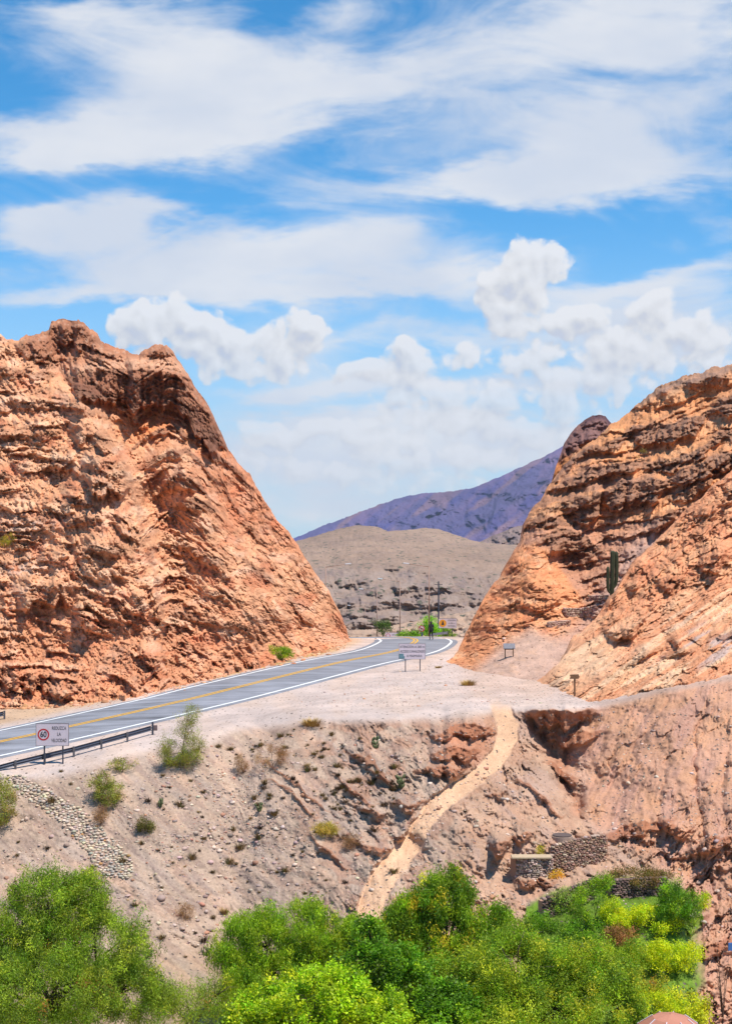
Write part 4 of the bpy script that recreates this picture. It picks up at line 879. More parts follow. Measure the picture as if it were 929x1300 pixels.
r, w, h, zc = board_sign('warning_sign', 556.5, 579.5, 785, 797.5, [(562, 812), (574, 812)], 'white board with an amber warning emblem in front of trees at the pass', 'road sign', Y=180)
MB().disc((-w*.27, -.024, zc), h*.37, .012).build('emblem', yelp, r)
MB().prism([(-w*.27-h*.14, zc-h*.18), (-w*.27+h*.14, zc-h*.18), (-w*.27+h*.05, zc+h*.22), (-w*.27-h*.05, zc+h*.22)], -.036, -.031).build('symbol', blackp, r)
for t, dz, ww in (('ATENCION', .3, .42), ('A 200 m', .0, .36), ('ROTONDA', -.3, .40)): text(t, .26, blackp, r, (w*.22, -.022, zc+dz*h*.95), w*ww, bold=0)
# round no-overtaking sign on a blue post
c = w3(535, 798, 200); zb = CAMZ-hb(200.)
r = empty('no_overtaking_sign', (c[0], 200, zb), 0, 'round sign with a red ring and slash, left of the walking person', 'road sign')
zc = c[2]-zb
MB().disc((0, 0, zc), .46, .03).build('panel', signw, r)
ring = MB()
for k in range(40):
    a0, a1 = 2*math.pi*k/40, 2*math.pi*(k+1)/40
    ring.bm.faces.new([ring.bm.verts.new((R*math.cos(a), -.021, zc+R*math.sin(a))) for R, a in ((.45, a0), (.34, a0), (.34, a1), (.45, a1))])
ring.build('red_ring', redp, r); MB().box((0, -.026, zc), (.78, .006, .09), (0, math.radians(40), 0)).build('slash', redp, r)
MB().box((-.1, -.024, zc-.02), (.16, .004, .13)).box((.13, -.024, zc-.02), (.16, .004, .13)).build('symbol', blackp, r)
MB().box((0, .05, (zc-.3)/2), (.09, .07, zc+.3)).box((0, .0, zc-.85), (.34, .03, .62)).build('post', bluep, r)
# small white boards just past the crest
r, w, h, zc = board_sign('small_road_board', 489, 506.5, 803, 811, [(492, 822), (503, 822)], 'low white board with a red ring just over the crest of the road', 'road sign', Y=240)
MB().disc((-w*.3, -.022, zc+.02), .36, .008).build('ring', redp, r); MB().disc((-w*.3, -.028, zc+.02), .26, .008).build('ring_centre', signw, r); text('VELOCIDAD', .25, blackp, r, (w*.2, -.024, zc+.15), w*.42)
# interpretation lectern and arrow board
b1, b2 = Bs(641, 836), Bs(651, 841); Yl = float(b1[1]); b2 = w3(651, 841, Yl-.35); bc = (b1+b2)/2
r = empty('trail_lectern', bc, 0, 'small slanted panel on two wooden legs, on the bare slope under the orange cone', 'information panel')
tz = w3(645, 822, Yl)[2]-bc[2]
for b in (b1, b2): MB().box((b[0]-bc[0], b[1]-bc[1], (b[2]-bc[2]+tz)/2-.1), (.07, .07, tz-(b[2]-bc[2])+.2)).build('leg', woodd, r)
MB().box((0, 0, tz-.12), (b2[0]-b1[0]+.16, .06, .07)).build('crossbar', woodd, r)
MB().box((0, -.05, tz+.12), (.92, .05, .5), (math.radians(-38), 0, 0), .01).build('panel', flat_mat('dull_panel', srgb(92, 90, 104, .8), .5, 0, .3, 7), r)
b = Bs(729, 882) if False else ground(729, 884); Yw = float(b[1])
r = empty('wooden_arrow_sign', b, 0, 'weathered wooden board on a single post on the terrace, right of the path head', 'trail sign')
hh = w3(729, 858.5, Yw)[2]-b[2]
MB().box((0, 0, hh/2-.1), (.11, .10, hh+.2), bev=.01).build('post', woodm, r)
MB().prism([(-.34, hh-.16), (.22, hh-.16), (.30, hh-.02), (.22, hh+.13), (-.34, hh+.11), (-.28, hh-.02)], -.10, -.052).build('board', woodm, r)

# ------------------------------------------------------------------ guardrails
def guardrail(stations, label, endcap):
    """stations: (px, py of beam top, py of foot)"""
    pts = []
    for px, pt, pb in stations:
        g_ = ground(px, pb); pts.append((g_, w3(px, pt, g_[1]-.05)))
    root = empty('guardrail', pts[len(pts)//2][0], 0, label, 'guardrail'); o = np.array(root.location)
    prof = [(0, 0), (.02, -.02), (.08, -.05), (.08, -.10), (.02, -.145), (.02, -.17), (.08, -.215), (.08, -.265), (.02, -.295), (0, -.315)]
    rows = []
    for i, (g_, t_) in enumerate(pts):
        d = pts[min(i+1, len(pts)-1)][1]-pts[max(i-1, 0)][1]; nn = np.array([-d[1], d[0], 0]); nn /= np.linalg.norm(nn)+1e-9
        rows.append(np.array([t_+nn*(a+.06)+np.array([0, 0, z]) for a, z in prof])-o)
    P = np.array(rows); P2 = P+np.array([0.0, .006, 0]); A = np.concatenate([P, P2[:, ::-1], P[:, :1]], 1)
    link('beam', grid_mesh('beam', A, railm, None, False), root)
    for i, (g_, t_) in enumerate(pts):
        ex = endcap and i == len(pts)-1
        z0 = g_[2]-.3; z1 = t_[2]+(.2 if ex else .03); q = g_-o
        MB().box((q[0], q[1]+.02, (z0+z1)/2-o[2]), (.11, .12, z1-z0)).build('post', darkm if ex else railp, root)
    if endcap:
        e = pts[-1][1]-o; MB().box((e[0]+.15, e[1]+.1, e[2]-.16), (.26, .10, .34), bev=.03).build('end_cap', flat_mat('rusty_end', srgb(132, 112, 110, .7), .7, .2, .2), root)
    return root
railm = flat_mat('rail_beam', srgb(92, 94, 106, .8), .5, .45, .15, 5); railp = flat_mat('rail_post', srgb(112, 108, 112, .75), .6, .2, .25, 5)
guardrail([(-100, 1000, 1008), (-60, 987.5, 997), (-20, 976.5, 986.5), (20, 966, 976.5), (57, 957, 970), (94, 948.5, 961), (129, 939, 951), (162, 930, 942), (194, 921, 933)], 'long steel guardrail along the near edge of the road, ending in a tall dark post', True)
guardrail([(-100, 926, 936), (-60, 917, 927), (-28, 910.5, 920.5), (6, 903, 913)], 'short steel guardrail end across the road at the left edge, under the cliff', False)
g_ = w3(560, 809, 172); r = empty('guardrail', (g_[0], 172, CAMZ-hb(172.)), 0, 'pale guardrail curving away past the crest under the amber emblem board', 'guardrail'); o = np.array(r.location)
pale = flat_mat('pale_rail', srgb(190, 190, 195, .7), .5, .3)
m = MB(); P0 = [w3(x, y, Yq)-o for x, y, Yq in ((545, 806.5, 186), (553, 805, 180), (562, 803.8, 175), (568, 803.4, 171))]
for a, b_ in zip(P0[:-1], P0[1:]):
    mid = (a+b_)/2; d = b_-a; m.box(mid, (float(np.linalg.norm(d)), .07, .3), (0, -math.atan2(d[2], np.hypot(d[0], d[1])), math.atan2(d[1], d[0])))
m.build('beam', pale, r)
for p in P0: MB().box((p[0], p[1], p[2]-.35), (.1, .1, .9)).build('post', railp, r)

# ------------------------------------------------------------------ street lamps and pole
polem = flat_mat('lamp_pole', srgb(176, 142, 124, .75), .6, .1, .15, 3); lampm = flat_mat('lamp_head', srgb(225, 225, 228, .85), .4, .1, .05)
def lamp(px, ptop, Y, reach, label, dirn=-1):
    t = w3(px, ptop, Y); zb = CAMZ-float(hb(np.array(float(Y)))); H_ = t[2]-zb
    r = empty('street_lamp', (t[0], Y, zb-.1), 0, label, 'street lamp', 'street lamps beyond the pass')
    MB().tube([(0, 0, 0), (0, 0, H_*.5), (0, 0, H_)], [.10, .08, .06], 10).build('pole', polem, r, smooth=True)
    e = (dirn*reach, -.6, H_+reach*.13)
    MB().tube([(0, 0, H_-.05), (dirn*reach*.3, -.2, H_+reach*.02), (dirn*reach*.7, -.45, H_+reach*.08), e], [.05, .045, .04, .035], 8).build('arm', polem, r, smooth=True)
    MB().box((e[0]+dirn*.32, e[1]-.05, e[2]+.04), (.75, .3, .14), (0, dirn*.1*-1, 0), .05).build('lamp_head', lampm, r)
lamp(544.5, 718, 180, 2.6, 'tallest street lamp, its arm reaching left, behind the bright green tree')
lamp(507.5, 737, 225, 2.8, 'middle street lamp, its arm reaching left, above the information board')
lamp(478.5, 749.5, 262, 2.6, 'third street lamp, standing by the dark bush left of the road crest')
lamp(463.5, 770.5, 330, 3.4, 'smallest and farthest street lamp before the dark scarp')
lamp(413.5, 718.5, 186, 2.6, 'street lamp rising from behind the left rock hill, its arm reaching right', 1)
t = w3(556.5, 738, 230); zb = CAMZ-float(hb(np.array(230.))); r = empty('utility_pole', (t[0], 230, zb), 0, 'thin grey utility pole between the tallest lamp and the amber emblem board', 'utility pole')
MB().tube([(0, 0, 0), (0, 0, t[2]-zb)], [.15, .10], 8).build('pole', darkm, r); MB().box((0, 0, t[2]-zb-.5), (1.3, .1, .1)).build('crossarm', darkm, r)

# ------------------------------------------------------------------ person walking on the road
def person():
    px, py = 547, 812.5; h = 9.98; Y = F*h/(py-HY); zg = CAMZ-h+.06+.0
    g_ = w3(px, py, Y); r = empty('person', (g_[0], Y, g_[2]), math.radians(190), 'person in dark clothes walking along the road at the crest, seen from behind', 'person')
    J = {'pel': (0, 0, .92), 'sp': (0, .01, 1.12), 'ch': (0, .0, 1.34), 'nk': (0, .01, 1.50), 'hd': (0, -.01, 1.60), 'ht': (0, -.01, 1.72),
         'lh': (.10, 0, .88), 'lk': (.11, -.14, .50), 'la': (.11, .02, .09), 'lt': (.12, -.14, .04), 'rh': (-.10, 0, .88), 'rk': (-.10, .05, .48), 'ra': (-.10, .24, .12), 'rt': (-.10, .12, .04),
         'ls': (.19, 0, 1.42), 'le': (.25, .06, 1.14), 'lw': (.24, -.08, .90), 'lf': (.24, -.11, .80), 'rs': (-.19, 0, 1.42), 're': (-.25, -.02, 1.14), 'rw': (-.24, -.14, .92), 'rf': (-.24, -.18, .83)}
    R_ = dict(pel=.15, sp=.13, ch=.16, nk=.06, hd=.095, ht=.07, lh=.10, lk=.065, la=.045, lt=.04, rh=.10, rk=.065, ra=.045, rt=.04, ls=.075, le=.05, lw=.035, lf=.04, rs=.075, re=.05, rw=.035, rf=.04)
    E = [('pel', 'sp'), ('sp', 'ch'), ('ch', 'nk'), ('nk', 'hd'), ('hd', 'ht'), ('pel', 'lh'), ('lh', 'lk'), ('lk', 'la'), ('la', 'lt'), ('pel', 'rh'), ('rh', 'rk'), ('rk', 'ra'), ('ra', 'rt'), ('ch', 'ls'), ('ls', 'le'), ('le', 'lw'), ('lw', 'lf'), ('ch', 'rs'), ('rs', 're'), ('re', 'rw'), ('rw', 'rf')]
    ks = list(J); me = bpy.data.meshes.new('body'); me.from_pydata([J[k] for k in ks], [(ks.index(a), ks.index(b)) for a, b in E], []); me.update()
    o = link('body', me, r)
    bm = bmesh.new(); bm.from_mesh(me); lay_ = bm.verts.layers.skin.verify()
    for v, k in zip(bm.verts, ks): v[lay_].radius = (R_[k], R_[k]*(.8 if k in ('ch', 'sp', 'pel') else 1)); v[lay_].use_root = (k == 'pel')
    bm.to_mesh(me); bm.free()
    o.modifiers.new('skin', 'SKIN'); o.modifiers.new('sub', 'SUBSURF').render_levels = 2
    me.materials.append(flat_mat('dark_clothes', (.010, .010, .013), .8, 0, .2, 8))
    hm = MB(); bmesh.ops.create_icosphere(hm.bm, subdivisions=2, radius=.115, matrix=Matrix.Translation((0, .015, 1.65))); hm.build('hair', flat_mat('dark_hair', (.02, .015, .012), .7), r, smooth=True)
person()
[o for o in COL.objects if o.name == 'person'][0].scale = (1.12, 1.12, 1.1)

# ------------------------------------------------------------------ foliage
leafm = leaf_mat('leaves', .38); dryl = leaf_mat('dry_blades', .15); bark = flat_mat('bark', srgb(92, 74, 60, .8), .9, 0, .3, 12, .6)
def leaves(cent, cc, n_per, spread, ln, wd, droop=0., stretch=1., seed=0, colj=.12, upface=.3):
    """cent: clump centres (m), cc: clump colours; gives V, Q, cols"""
    rg = np.random.default_rng(seed); n = len(cent)*n_per
    c = np.repeat(cent, n_per, 0); col = np.repeat(cc, n_per, 0)
    off_ = rg.normal(0, 1, (n, 3))*np.array([spread, spread, spread*stretch]); off_[:, 2] -= droop*np.abs(rg.normal(0, 1, n))*spread
    p = c+off_
    d = rg.normal(0, 1, (n, 3)); d[:, 2] -= droop*1.3; d /= np.linalg.norm(d, axis=1, keepdims=True)
    w = rg.normal(0, 1, (n, 3)); w[:, 2] *= (1-upface); w -= d*(w*d).sum(1, keepdims=True); w /= np.linalg.norm(w, axis=1, keepdims=True)+1e-9
    L_ = ln*rg.uniform(.6, 1.3, (n, 1)); W_ = wd*rg.uniform(.7, 1.3, (n, 1))
    V = np.stack([p-d*L_*.5, p+w*W_*.5, p+d*L_*.5, p-w*W_*.5], 1).reshape(-1, 3)
    Q = np.arange(n*4).reshape(n, 4)
    col = col*(1+rg.normal(0, colj, (n, 1))); return V, Q, np.clip(np.repeat(col, 4, 0), .004, .9)
def crown(blobs, dens, seed, rin=.5, gaps=.0):
    rg = np.random.default_rng(seed); out = []
    for (c, r) in blobs:
        area = (r[0]*r[1]+r[0]*r[2]+r[1]*r[2])*4.2; m = int(area*dens)
        d = rg.normal(0, 1, (m, 3)); d /= np.linalg.norm(d, axis=1, keepdims=True)
        bump_ = 1+.34*fbm(d[:, 0]*2.6+seed, d[:, 2]*2.6+d[:, 1]*1.9, 4)+np.where(rg.random(m) < .10, rg.uniform(0, .22, m), 0)
        rad = (rg.uniform(rin**3, 1.05, m)**(1/3))*bump_
        p = np.array(c)+d*rad[:, None]*np.array(r)
        if gaps: p = p[fbm(p[:, 0]*.9+seed, p[:, 2]*.9+p[:, 1]*.5, 3) > -gaps]
        out.append(p)
    return np.concatenate(out)
def pxblobs(bl, Y0):
    out = []
    for b in bl:
        px, py, rx, ry = b[:4]; Y = Y0+(b[4] if len(b) > 4 else 0); s = Y/F
        out.append((w3(px, py, Y), (rx*s, max(rx, ry)*s*.85, ry*s)))
    return out
def palette(n, cols, seed, jit=.10):
    rg = np.random.default_rng(seed); cols = np.array(cols); w = cols[:, 3]/cols[:, 3].sum(); k = rg.choice(len(cols), n, p=w)
    c = np.array([srgb(*cols[i, :3], .78) for i in range(len(cols))])[k]
    return c*(1+rg.normal(0, jit, (n, 1)))*(1+rg.normal(0, jit*.35, (n, 3)))
FOL = np.array([2.0, 1.68, 1.2])
def tree(name, bl, Y0, base, pal, label, cat='tree', dens=10, n_per=70, spread=.2, ln=.11, wd=.035, droop=.6, stretch=1.2, seed=1, rin=.5, gaps=.25, trunk=.16, group=None, nl=None, upface=.3):
    B = pxblobs(bl, Y0); cx, cy, cz = B[0][0]
    if base is None: X, Yb = np.mean([b[0][0] for b in B]), Y0; z = height_at(X, Yb); root_p = np.array([X, Yb, z])
    else: root_p = np.array(base, float)
    r = empty(name, root_p, 0, label, cat, group)
    pts = crown(B, dens, seed, rin, gaps); cc = palette(len(pts), pal, seed+5, .2)*FOL
    V, Q, co = leaves(pts-root_p, cc, n_per, spread, ln, wd, droop, stretch, seed+9, upface=upface)
    link('crown', raw_mesh('crown', V, Q, leafm, co), r)
    if trunk:
        rg = random.Random(seed); t = MB(); top = np.mean([b[0] for b in B], 0)-root_p; fork = top*np.array([.5, .5, .42])
        t.tube([(0, 0, -.3), tuple(fork*.5+np.array([rg.uniform(-.1, .1), 0, 0])), tuple(fork)], [trunk, trunk*.8, trunk*.62], 9)
        for b in B:
            e = b[0]-root_p; m_ = fork*.45+e*.55+np.array([rg.uniform(-.3, .3)*trunk*3, rg.uniform(-.3, .3)*trunk*3, .1])
            t.tube([tuple(fork), tuple(m_), tuple(e)], [trunk*.5, trunk*.32, trunk*.16], 7)
            for k in range(nl or 5):
                d = np.array([rg.gauss(0, 1), rg.gauss(0, 1), rg.gauss(.3, .8)]); d /= np.linalg.norm(d); f = e+d*np.array(b[1])*.95
                t.tube([tuple(m_*.4+e*.6), tuple((e+f)/2+np.array([0, 0, .08])), tuple(f)], [trunk*.2, trunk*.11, trunk*.04], 5)
        t.build('trunk', bark, r, smooth=True)
    return r
OL = [(116, 146, 42, 3), (98, 130, 38, 3), (142, 166, 56, 1.5), (78, 102, 40, 1.2), (150, 110, 60, .12)]
BR = [(122, 156, 32, 3), (104, 144, 32, 3), (144, 172, 40, 1.6), (82, 118, 32, 1.2)]
YL = [(142, 176, 26, 3), (124, 164, 26, 3), (164, 188, 40, 1.2), (92, 128, 28, 1)]
DK = [(80, 124, 26, 3), (100, 148, 30, 2.5), (62, 100, 24, 1.5), (130, 168, 36, 1)]
MX = [(120, 152, 36, 3), (98, 132, 34, 3), (146, 168, 44, 2), (168, 176, 50, .8), (80, 112, 34, 1)]
YT = [(98, 136, 28, 3), (120, 154, 30, 2.5), (186, 180, 50, .7), (74, 110, 28, 1.5)]
tree('pepper_tree', [(60, 1150, 52, 48, 0), (108, 1140, 34, 36, .5), (18, 1185, 50, 48), (130, 1205, 62, 50, -.5), (60, 1260, 95, 60, -2), (168, 1255, 44, 42, -1), (-40, 1235, 60, 75)], 58, None, OL,
     'large olive green feathery tree in the lower left corner', seed=3, dens=13, n_per=85, ln=.13, wd=.03, droop=.7, spread=.14, trunk=.22, gaps=.30)
tree('pepper_tree', [(330, 1195, 46, 46), (388, 1188, 52, 44), (302, 1220, 38, 42), (424, 1205, 42, 40), (350, 1255, 75, 50, -1), (448, 1178, 11, 20), (440, 1215, 30, 30)], 63, None, BR,
     'rounded bright green weeping tree behind the yellow green bush, left of the path foot', seed=11, dens=11, n_per=85, ln=.16, wd=.032, droop=1.1, spread=.145, trunk=.2)
tree('willow', [(565, 1145, 42, 38), (522, 1170, 36, 36), (604, 1172, 34, 30), (548, 1210, 60, 50), (636, 1168, 14, 22), (577, 1108, 7, 12), (500, 1200, 40, 36)], 60.5, None, YT,
     'tall green tree with yellowish shoot tips just below the foot of the path', seed=21, dens=11, n_per=85, ln=.17, wd=.04, droop=.9, spread=.145, trunk=.2)
tree('acacia', [(650, 1235, 78, 56), (722, 1228, 60, 44, .6), (765, 1256, 56, 40), (602, 1268, 70, 50), (690, 1290, 100, 40, -1.5), (664, 1192, 36, 22, 1), (792, 1282, 26, 22)], 56, None, MX,
     'very broad mottled green tree covering the bottom centre right', seed=31, dens=12, n_per=80, ln=.11, wd=.04, droop=.3, spread=.145, trunk=.25, upface=.5)
tree('fig_tree', [(482, 1218, 44, 38), (512, 1262, 50, 48), (560, 1294, 62, 40), (468, 1182, 18, 14)], 54, None, DK, 'dense glossy dark green tree between the yellow green bush and the broad mottled tree', seed=41, dens=12, n_per=65, ln=.13, wd=.075, droop=.2, spread=.14, trunk=.18, upface=.6)
tree('broadleaf_bush', [(400, 1272, 84, 36), (456, 1288, 60, 34), (348, 1296, 60, 32), (310, 1288, 30, 20), (420, 1246, 40, 16)], 50, None, YL, 'bright yellow green broad leaved bush at the bottom edge, left of centre', 'bush', seed=51, dens=13, n_per=55, ln=.12, wd=.075, droop=.1, spread=.125, trunk=.12, upface=.6)
tree('feathery_tree', [(240, 1278, 46, 34), (280, 1258, 24, 20), (210, 1265, 20, 24)], 60, None, OL, 'thin feathery grey green tree between the olive tree and the bright green one', seed=61, dens=9, n_per=60, ln=.14, wd=.025, droop=.7, spread=.2, trunk=.1, gaps=.1)
tree('garden_bush', [(848, 1276, 50, 14), (786, 1296, 28, 20), (888, 1290, 12, 14), (740, 1300, 40, 20)], 59.5, None, [(168, 182, 36, 3), (140, 164, 34, 2), (190, 196, 50, 1), (92, 124, 30, 1)], 'yellow green bush at the bottom right around the parasol', 'bush', seed=71, dens=13, n_per=55, ln=.10, wd=.05, droop=.2, spread=.125, trunk=.08)
def shrub(name, px, py, rx, ry, pal, label, seed, cat='shrub', on=None, base_py=None, extra=(), dens=26, n_per=36, spread=.1, ln=.10, wd=.03, droop=.2, trunk=.03, gaps=.2, group=None, rin=.45, dY=0, upface=.4):
    bp = on(px, base_py or py+ry) if on else ground(px, base_py or py+ry)
    bl = [(px, py, rx, ry)]+[e for e in extra]
    bp = np.array(bp); bp[1] += dY
    return tree(name, bl, float(bp[1]), bp, pal, label, cat, dens, n_per, spread, ln, wd, droop, 1., seed, rin, gaps, trunk, group, nl=6, upface=upface)
YG = [(176, 196, 26, 3), (156, 184, 26, 3), (196, 204, 40, 1), (104, 140, 26, 1)]
GR = [(130, 158, 84, 3), (112, 138, 74, 2), (152, 172, 104, 1)]; BN = [(150, 112, 80, 3), (120, 92, 66, 2), (104, 110, 52, 1)]
shrub('round_bush', 858, 1152, 29, 33, DK, 'large round dark green bush at the right of the garden, beside the red slope', 101, base_py=1186, dens=22, n_per=50, ln=.14, wd=.03, droop=.8)
shrub('garden_shrub', 752, 1146, 26, 28, BR, 'bright green upright shrub in front of the purple stone wall', 102, base_py=1185, extra=[(765, 1118, 12, 10)], dens=22, n_per=45)
shrub('garden_shrub', 718, 1142, 20, 14, GR, 'grey green low shrub lying over the left end of the purple stone wall', 103)
shrub('clipped_hedge', 822, 1166, 42, 15, YG, 'yellow green hedge between the bright shrub and the round dark bush', 104, extra=[(795, 1172, 26, 12)], ln=.07, wd=.05)
shrub('clipped_hedge', 848, 1212, 40, 20, YG, 'yellow green hedge block below the round dark bush', 105, base_py=1232, extra=[(822, 1208, 24, 16)], ln=.07, wd=.05)
shrub('garden_shrub', 800, 1216, 22, 24, MX, 'mid green shrub left of the lower yellow hedge', 106, base_py=1240)
shrub('garden_shrub', 786, 1188, 22, 12, BN, 'brownish withered shrub in the middle of the garden', 107)
shrub('garden_shrub', 828, 1250, 28, 15, [(150, 150, 40, 2), (110, 140, 36, 2), (180, 130, 60, .8)], 'low mixed green and rusty shrub below the lower yellow hedge', 108, extra=[(805, 1254, 18, 12)])
shrub('garden_shrub', 740, 1182, 28, 16, DK, 'dark leafy shrub at the left of the garden under the bright one', 109)
shrub('garden_shrub', 752, 1215, 32, 18, MX, 'soft green shrub left of the withered brown one', 110)
shrub('garden_shrub', 891, 1142, 11, 13, YG, 'small yellow shrub against the red slope, right of the round dark bush', 111)
shrub('garden_shrub', 836, 1272, 34, 12, YG, 'low yellow green shrub just above the parasol', 112)
shrub('garden_shrub', 775, 1158, 18, 14, YG, 'small yellow green shrub right of the bright upright one', 113)
shrub('ground_cover', 704, 1111, 12, 4, [(212, 166, 50, 3), (180, 160, 60, 1)], 'flat orange yellow plant at the foot of the stone retaining wall', 114, 'plant', n_per=30)
shrub('ground_cover', 692, 1080, 10, 7, [(170, 168, 60, 3), (130, 150, 50, 1)], 'yellow green plant spilling between the two stone retaining walls', 115, 'plant', n_per=30)
shrub('ground_cover', 688, 1170, 24, 10, DK, 'dark green low plants beside the end of the footpath', 116, 'plant', extra=[(705, 1160, 16, 8)])
# shrubs on the embankment and by the road
SB = [(122, 138, 62, 3), (140, 150, 80, 2), (100, 104, 60, 1.4), (136, 118, 84, 1)]; DRY = [(176, 142, 104, 3), (150, 116, 84, 2), (200, 168, 120, 1)]; DB = [(134, 106, 84, 3), (108, 88, 72, 2), (160, 132, 104, 1)]
shrub('roadside_bush', 232, 948, 26, 26, SB, 'tall grey green bush with a taller sprig, right of the guardrail end', 120, 'bush', base_py=972, extra=[(240, 908, 16, 15), (222, 958, 18, 16)], dens=24, n_per=40, ln=.09, wd=.022, spread=.12, trunk=.05)
shrub('slope_bush', 130, 994, 16, 14, SB, 'green bush on the slope below the guardrail, right of the cobble chute', 121, 'bush', base_py=1020, extra=[(138, 1008, 20, 14)], gaps=.0, dens=18)
shrub('slope_bush', 156, 970, 17, 8, SB, 'sparse pale green bush just below the guardrail', 122, 'bush', base_py=980, gaps=-.05, dens=12)
shrub('slope_bush', -2, 1018, 22, 34, SB, 'green bush cut off by the left edge of the picture', 123, 'bush', base_py=1056, dens=20)
shrub('slope_bush', 345, 958, 22, 14, DB, 'wide dry brown bush on the slope under the gravel edge', 124, 'bush', base_py=974, ln=.12, wd=.012, trunk=.03, gaps=.1)
shrub('slope_bush', 307, 968, 8, 13, DB, 'narrow dry brown bush left of the wide dry one', 125, 'bush', base_py=982, ln=.12, wd=.012)
shrub('slope_bush', 128, 1034, 10, 12, DB, 'dry purplish brown bush just below the green one by the chute', 126, 'bush', ln=.12, wd=.012, gaps=.0)
shrub('slope_bush', 236, 1156, 11, 11, DB, 'dry twiggy bush low on the slope between the olive and bright green trees', 127, 'bush', ln=.12, wd=.012, gaps=.0)
shrub('slope_bush', 186, 1046, 12, 10, [(110, 112, 60, 2), (84, 88, 50, 2)], 'dark olive prickly bush on the slope right of the cobble chute', 128, 'bush', ln=.07, wd=.05)
shrub('slope_bush', 412, 1052, 16, 7, [(170, 160, 84, 2), (140, 134, 70, 2)], 'pale yellowish bush halfway down the slope, left of the path', 129, 'bush', gaps=.0)
shrub('slope_bush', 445, 1068, 12, 10, DB, 'twiggy dry bush beside the dark outcrop left of the path', 130, 'bush', ln=.12, wd=.012, gaps=.0)
shrub('cliff_foot_bush', 350, 829, 15, 9, BR, 'green and yellow bush at the foot of the left cliff beside the road', 131, 'bush', base_py=839, extra=[(364, 828, 10, 7), (342, 834, 9, 6)], ln=.12, wd=.04, dens=14, dY=-.4)
shrub('cliff_bush', 8, 684, 13, 8, [(150, 150, 50, 3), (110, 110, 56, 2)], 'yellow green bush growing on the left cliff face at the edge of the picture', 132, 'bush', on=Ls, base_py=692, dY=-.5, dens=14)
shrub('cliff_bush', 683+130, 576, 8, 5, [(134, 126, 80, 3), (110, 104, 66, 2)], 'small olive bush on a ledge of the banded right hill', 133, 'bush', on=Bs, base_py=582, dY=-.6, dens=10, ln=.14, wd=.06)
# trees just past the crest
def far_tree(px, py, rx, ry, Y, pal, label, seed, extra=(), name='roadside_tree', cat='tree'):
    bp = w3(px, py, Y); bp[2] = CAMZ-float(hb(np.array(float(Y))))
    tree(name, [(px, py, rx, ry)]+list(extra), Y, bp, pal, label, cat, 3.2, 40, .3, .26, .12, .3, 1., seed, .5, .2, .12, None)
far_tree(545, 795, 11, 12, 214, [(120, 180, 30, 3), (96, 156, 30, 2)], 'bright green tree behind the walking person', 141, [(556, 800, 9, 10)])
far_tree(488, 797, 8, 8, 262, [(72, 100, 46, 3), (56, 80, 40, 2)], 'dark green bush by the third street lamp', 142, [(482, 792, 6, 5)])
far_tree(516, 806, 13, 4, 200, [(110, 156, 34, 3), (80, 120, 34, 2)], 'low green bush over the crest between the small board and round sign', 143, [(525, 805, 7, 4)], 'roadside_bush', 'bush')
far_tree(570, 803, 10, 6, 205, [(108, 140, 44, 3), (88, 116, 40, 2)], 'olive green bush under the amber emblem board', 144, (), 'roadside_bush', 'bush')

# ------------------------------------------------------------------ tufts, cacti
def tuft_mesh(name, n, hgt, spread, pal, seed, lean=.5, wd=.02):
    rg = np.random.default_rng(seed); V = []; Q = []; c = palette(n, pal, seed)
    a = rg.uniform(0, 2*np.pi, n); r0 = rg.uniform(0, spread*.35, n); L_ = hgt*rg.uniform(.5, 1.1, n); ln = rg.uniform(.05, lean, n)
    b = np.stack([np.cos(a)*r0, np.sin(a)*r0, -.03+0*a], -1); d = np.stack([np.cos(a)*ln, np.sin(a)*ln, 1+0*a], -1); d /= np.linalg.norm(d, axis=1, keepdims=True)
    s_ = np.stack([-np.sin(a), np.cos(a), 0*a], -1)*wd/2
    m = b+d*L_[:, None]*.55; t = b+d*L_[:, None]+np.stack([np.cos(a), np.sin(a), -.4+0*a], -1)*(L_*.18)[:, None]
    V = np.stack([b-s_, b+s_, m+s_*.9, m-s_*.9, t], 1).reshape(-1, 3); i = np.arange(n)*5
    T = np.concatenate([np.stack([i, i+1, i+2], -1), np.stack([i, i+2, i+3], -1), np.stack([i+3, i+2, i+4], -1)])
    return raw_mesh(name, V, T, dryl, np.repeat(c, 5, 0))
TD = [(140, 112, 70, 3), (112, 90, 60, 2), (118, 116, 62, 1)]
tm = [tuft_mesh('grass_tuft', 90, .34, .5, TD, 200+i, .9, .03) for i in range(3)]+[tuft_mesh('grass_tuft', 80, .30, .5, [(96, 72, 52, 3), (74, 58, 44, 2)], 210, 1.1, .03), tuft_mesh('grass_tuft', 80, .32, .5, [(186, 154, 96, 3), (160, 128, 80, 2)], 211, .8, .03)]
big = tuft_mesh('grass_tuft', 420, .62, 1.5, [(206, 168, 96, 3), (176, 136, 78, 2), (150, 124, 84, 1)], 220, 1.0, .028)
t = link('grass_tuft', big, None, ground(396, 921), .4); t.scale = (1.1, 1.1, .9); tag(t, 'large straw coloured grass tuft at the gravel edge above the slope', 'grass tuft')
t = link('grass_tuft', big, None, ground(594, 870), 1.4); t.scale = (.95, .95, .8); tag(t, 'straw coloured grass tuft on the gravel left of the trail lectern', 'grass tuft')
t = link('grass_tuft', tm[4], None, ground(556, 848), 1.); t.scale = (1.5, 1.5, .8); tag(t, 'tiny straw tuft at the foot of the orange cone by the road', 'grass tuft')
rg = random.Random(5); cnt = 0; hot = [(335, 940), (360, 948), (395, 940), (400, 955), (425, 1000), (440, 1000), (470, 1000), (420, 1015), (430, 1035), (480, 1010), (330, 1010), (300, 1060), (250, 1000), (150, 1150)]
